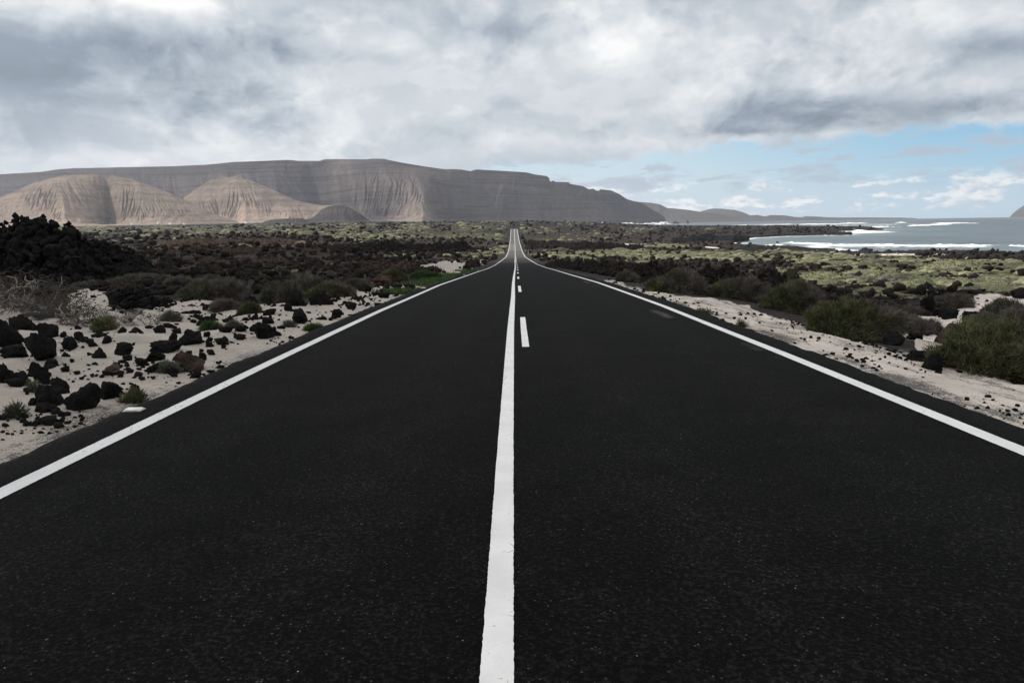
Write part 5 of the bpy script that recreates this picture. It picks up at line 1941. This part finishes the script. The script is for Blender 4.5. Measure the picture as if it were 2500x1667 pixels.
def surf():
    """spray thrown up where the swell meets the foot of the cliff"""
    rng = np.random.default_rng(3)
    parts = []
    bv, bf = ico(2)
    for _ in range(420):
        u = rng.uniform(1462, 1635)
        dep = np.interp(u, [1462, 1640], [4300, 3900]) + rng.normal() * 60
        p = at_depth(u, 549.0, dep)
        r = rng.uniform(2.5, 6) * (1 if rng.random() < .8 else 1.6)
        H = 6 + 9 * max(0, float(vnoise(np.array([u / 14]), np.array([0.]), seed=4)[0]))
        v = bv * r * (1 + .35 * fbm(bv[:, 0] * 2 + u, bv[:, 1] * 2, bv[:, 2] * 2, o=2, seed=7))[:, None]
        parts.append((v * np.array([1.5, 1, .8]) + np.array([p[0], p[1], SEA + rng.random() * H]), bf))
    v, f = merge(parts)
    tag(link_mesh('surf', v, f, M_FOAM), 'white spray of surf breaking below the sea cliff', 'surf', kind='stuff')


surf()


def sea_stack(px, w, h, label, seed, spike):
    p = at_depth(float(px), 546.0, 6000.0)
    v, f = rock_mesh(4, seed, 1.3)
    z = (v[:, 2] + .25) / 1.25
    if spike:
        v[:, :2] *= (1 - 0.55 * z)[:, None]
    o = link_mesh('sea_stack', v * np.array([w / 2, w / 2, h]), f, M_STACK)
    o.location = (p[0], p[1], SEA)
    tag(o, label, 'sea stack')


M_STACK = mat_rock('stack_rock', (0.06, 0.056, 0.055), (0.10, 0.092, 0.09), 0.02)
sea_stack(1651, 66, 24, 'wedge shaped sea stack beyond the end of the cliff', 611, False)
sea_stack(1679, 40, 36, 'pointed sea stack right of the wedge shaped one', 615, True)

SHORE = [(2108, 614, 26, 9, 'long grey boulder in the shallows of the near shore'), (2125, 616, 15, 8, 'dark rock right of the long boulder in the shallows'), (2172, 618, 18, 8, 'round grey boulder alone at the water edge'),
         (2066, 617, 16, 6, 'low dark rock on the shore left of the long boulder'), (2140, 618, 9, 6, 'small dark rock between the two boulders on the shore'), (1804, 594, 14, 6, 'black rock in the inner bay'), (1898, 593, 8, 4, 'black rock awash in the bay surf'), (2074, 573.5, 14, 7, 'square black block at the end of the spit on the tongue')]
for px, py, w, h, lab in SHORE:
    p = on_sea(px, py)
    s = math.hypot(p[0], p[1]) / FPX
    o = bpy.data.objects.new('shore_rock', rock_data(rnd.randrange(10), M_SHORE, 'shore'))
    COL.objects.link(o)
    o.scale = (w * s * .5, w * s * .4, h * s)
    o.location = (p[0], p[1], SEA)
    o.rotation_euler = (0, 0, rnd.uniform(-.4, .4))
    tag(o, lab, 'rock')


# ------------------------------------------------------------------ the cloud that keeps the foreground in shade
def cloud(name, label, cx, cy, rx, ry, alt, seed):
    off = Vector((sdir.x, sdir.y, 0)) * (alt / sdir.z)
    rng = np.random.default_rng(seed)
    bv, bf = ico(3)
    parts = []
    for _ in range(46):
        a = rng.uniform(0, 6.28)
        q = math.sqrt(rng.random()) * 0.86
        r = rng.uniform(.2, .42) * min(rx, ry) * (1.1 - q * .6)
        v = bv * (1 + .22 * fbm(bv[:, 0] * 2.5 + a, bv[:, 1] * 2.5, bv[:, 2] * 2.5, o=3, seed=seed))[:, None] * r
        v[:, 2] *= 0.55
        parts.append((v + np.array([math.cos(a) * q * rx, math.sin(a) * q * ry, rng.uniform(-6, 14) + r * .2]), bf))
    v, f = merge(parts)
    o = link_mesh(name, v, f, M_CLOUD)
    o.location = (cx + off.x, cy + off.y, alt)
    tag(o, label, kind='structure')


def mat_cloud():
    m, g, b, P = new_mat('cloud')
    b.inputs['Base Color'].default_value = (0.9, 0.9, 0.9, 1)
    b.inputs['Roughness'].default_value = 1.0
    b.inputs['Specular IOR Level'].default_value = 0.0
    return m


M_CLOUD = mat_cloud()
cloud('cloud', 'low cloud overhead shading the near road and verges', 0, 40, 210, 112, 950, 3)

# ------------------------------------------------------------------ haze over the far land
HAZE_DENSITY = 3.4e-5
hv, hf = box_mesh(-15600, 15600, -15600, 15600, SEA - 130, 610)
haze = link_mesh('haze', hv, hf, None, smooth=False)
mh = bpy.data.materials.new('haze')
mh.use_nodes = True
mh.node_tree.nodes.clear()
_o = mh.node_tree.nodes.new('ShaderNodeOutputMaterial')
_v = mh.node_tree.nodes.new('ShaderNodeVolumePrincipled')
_v.inputs['Color'].default_value = (0.80, 0.87, 1.0, 1)
_v.inputs['Density'].default_value = HAZE_DENSITY
_v.inputs['Anisotropy'].default_value = 0.3
mh.node_tree.links.new(_v.outputs[0], _o.inputs['Volume'])
haze.data.materials.append(mh)
tag(haze, 'thin sea haze over the far land', kind='stuff')
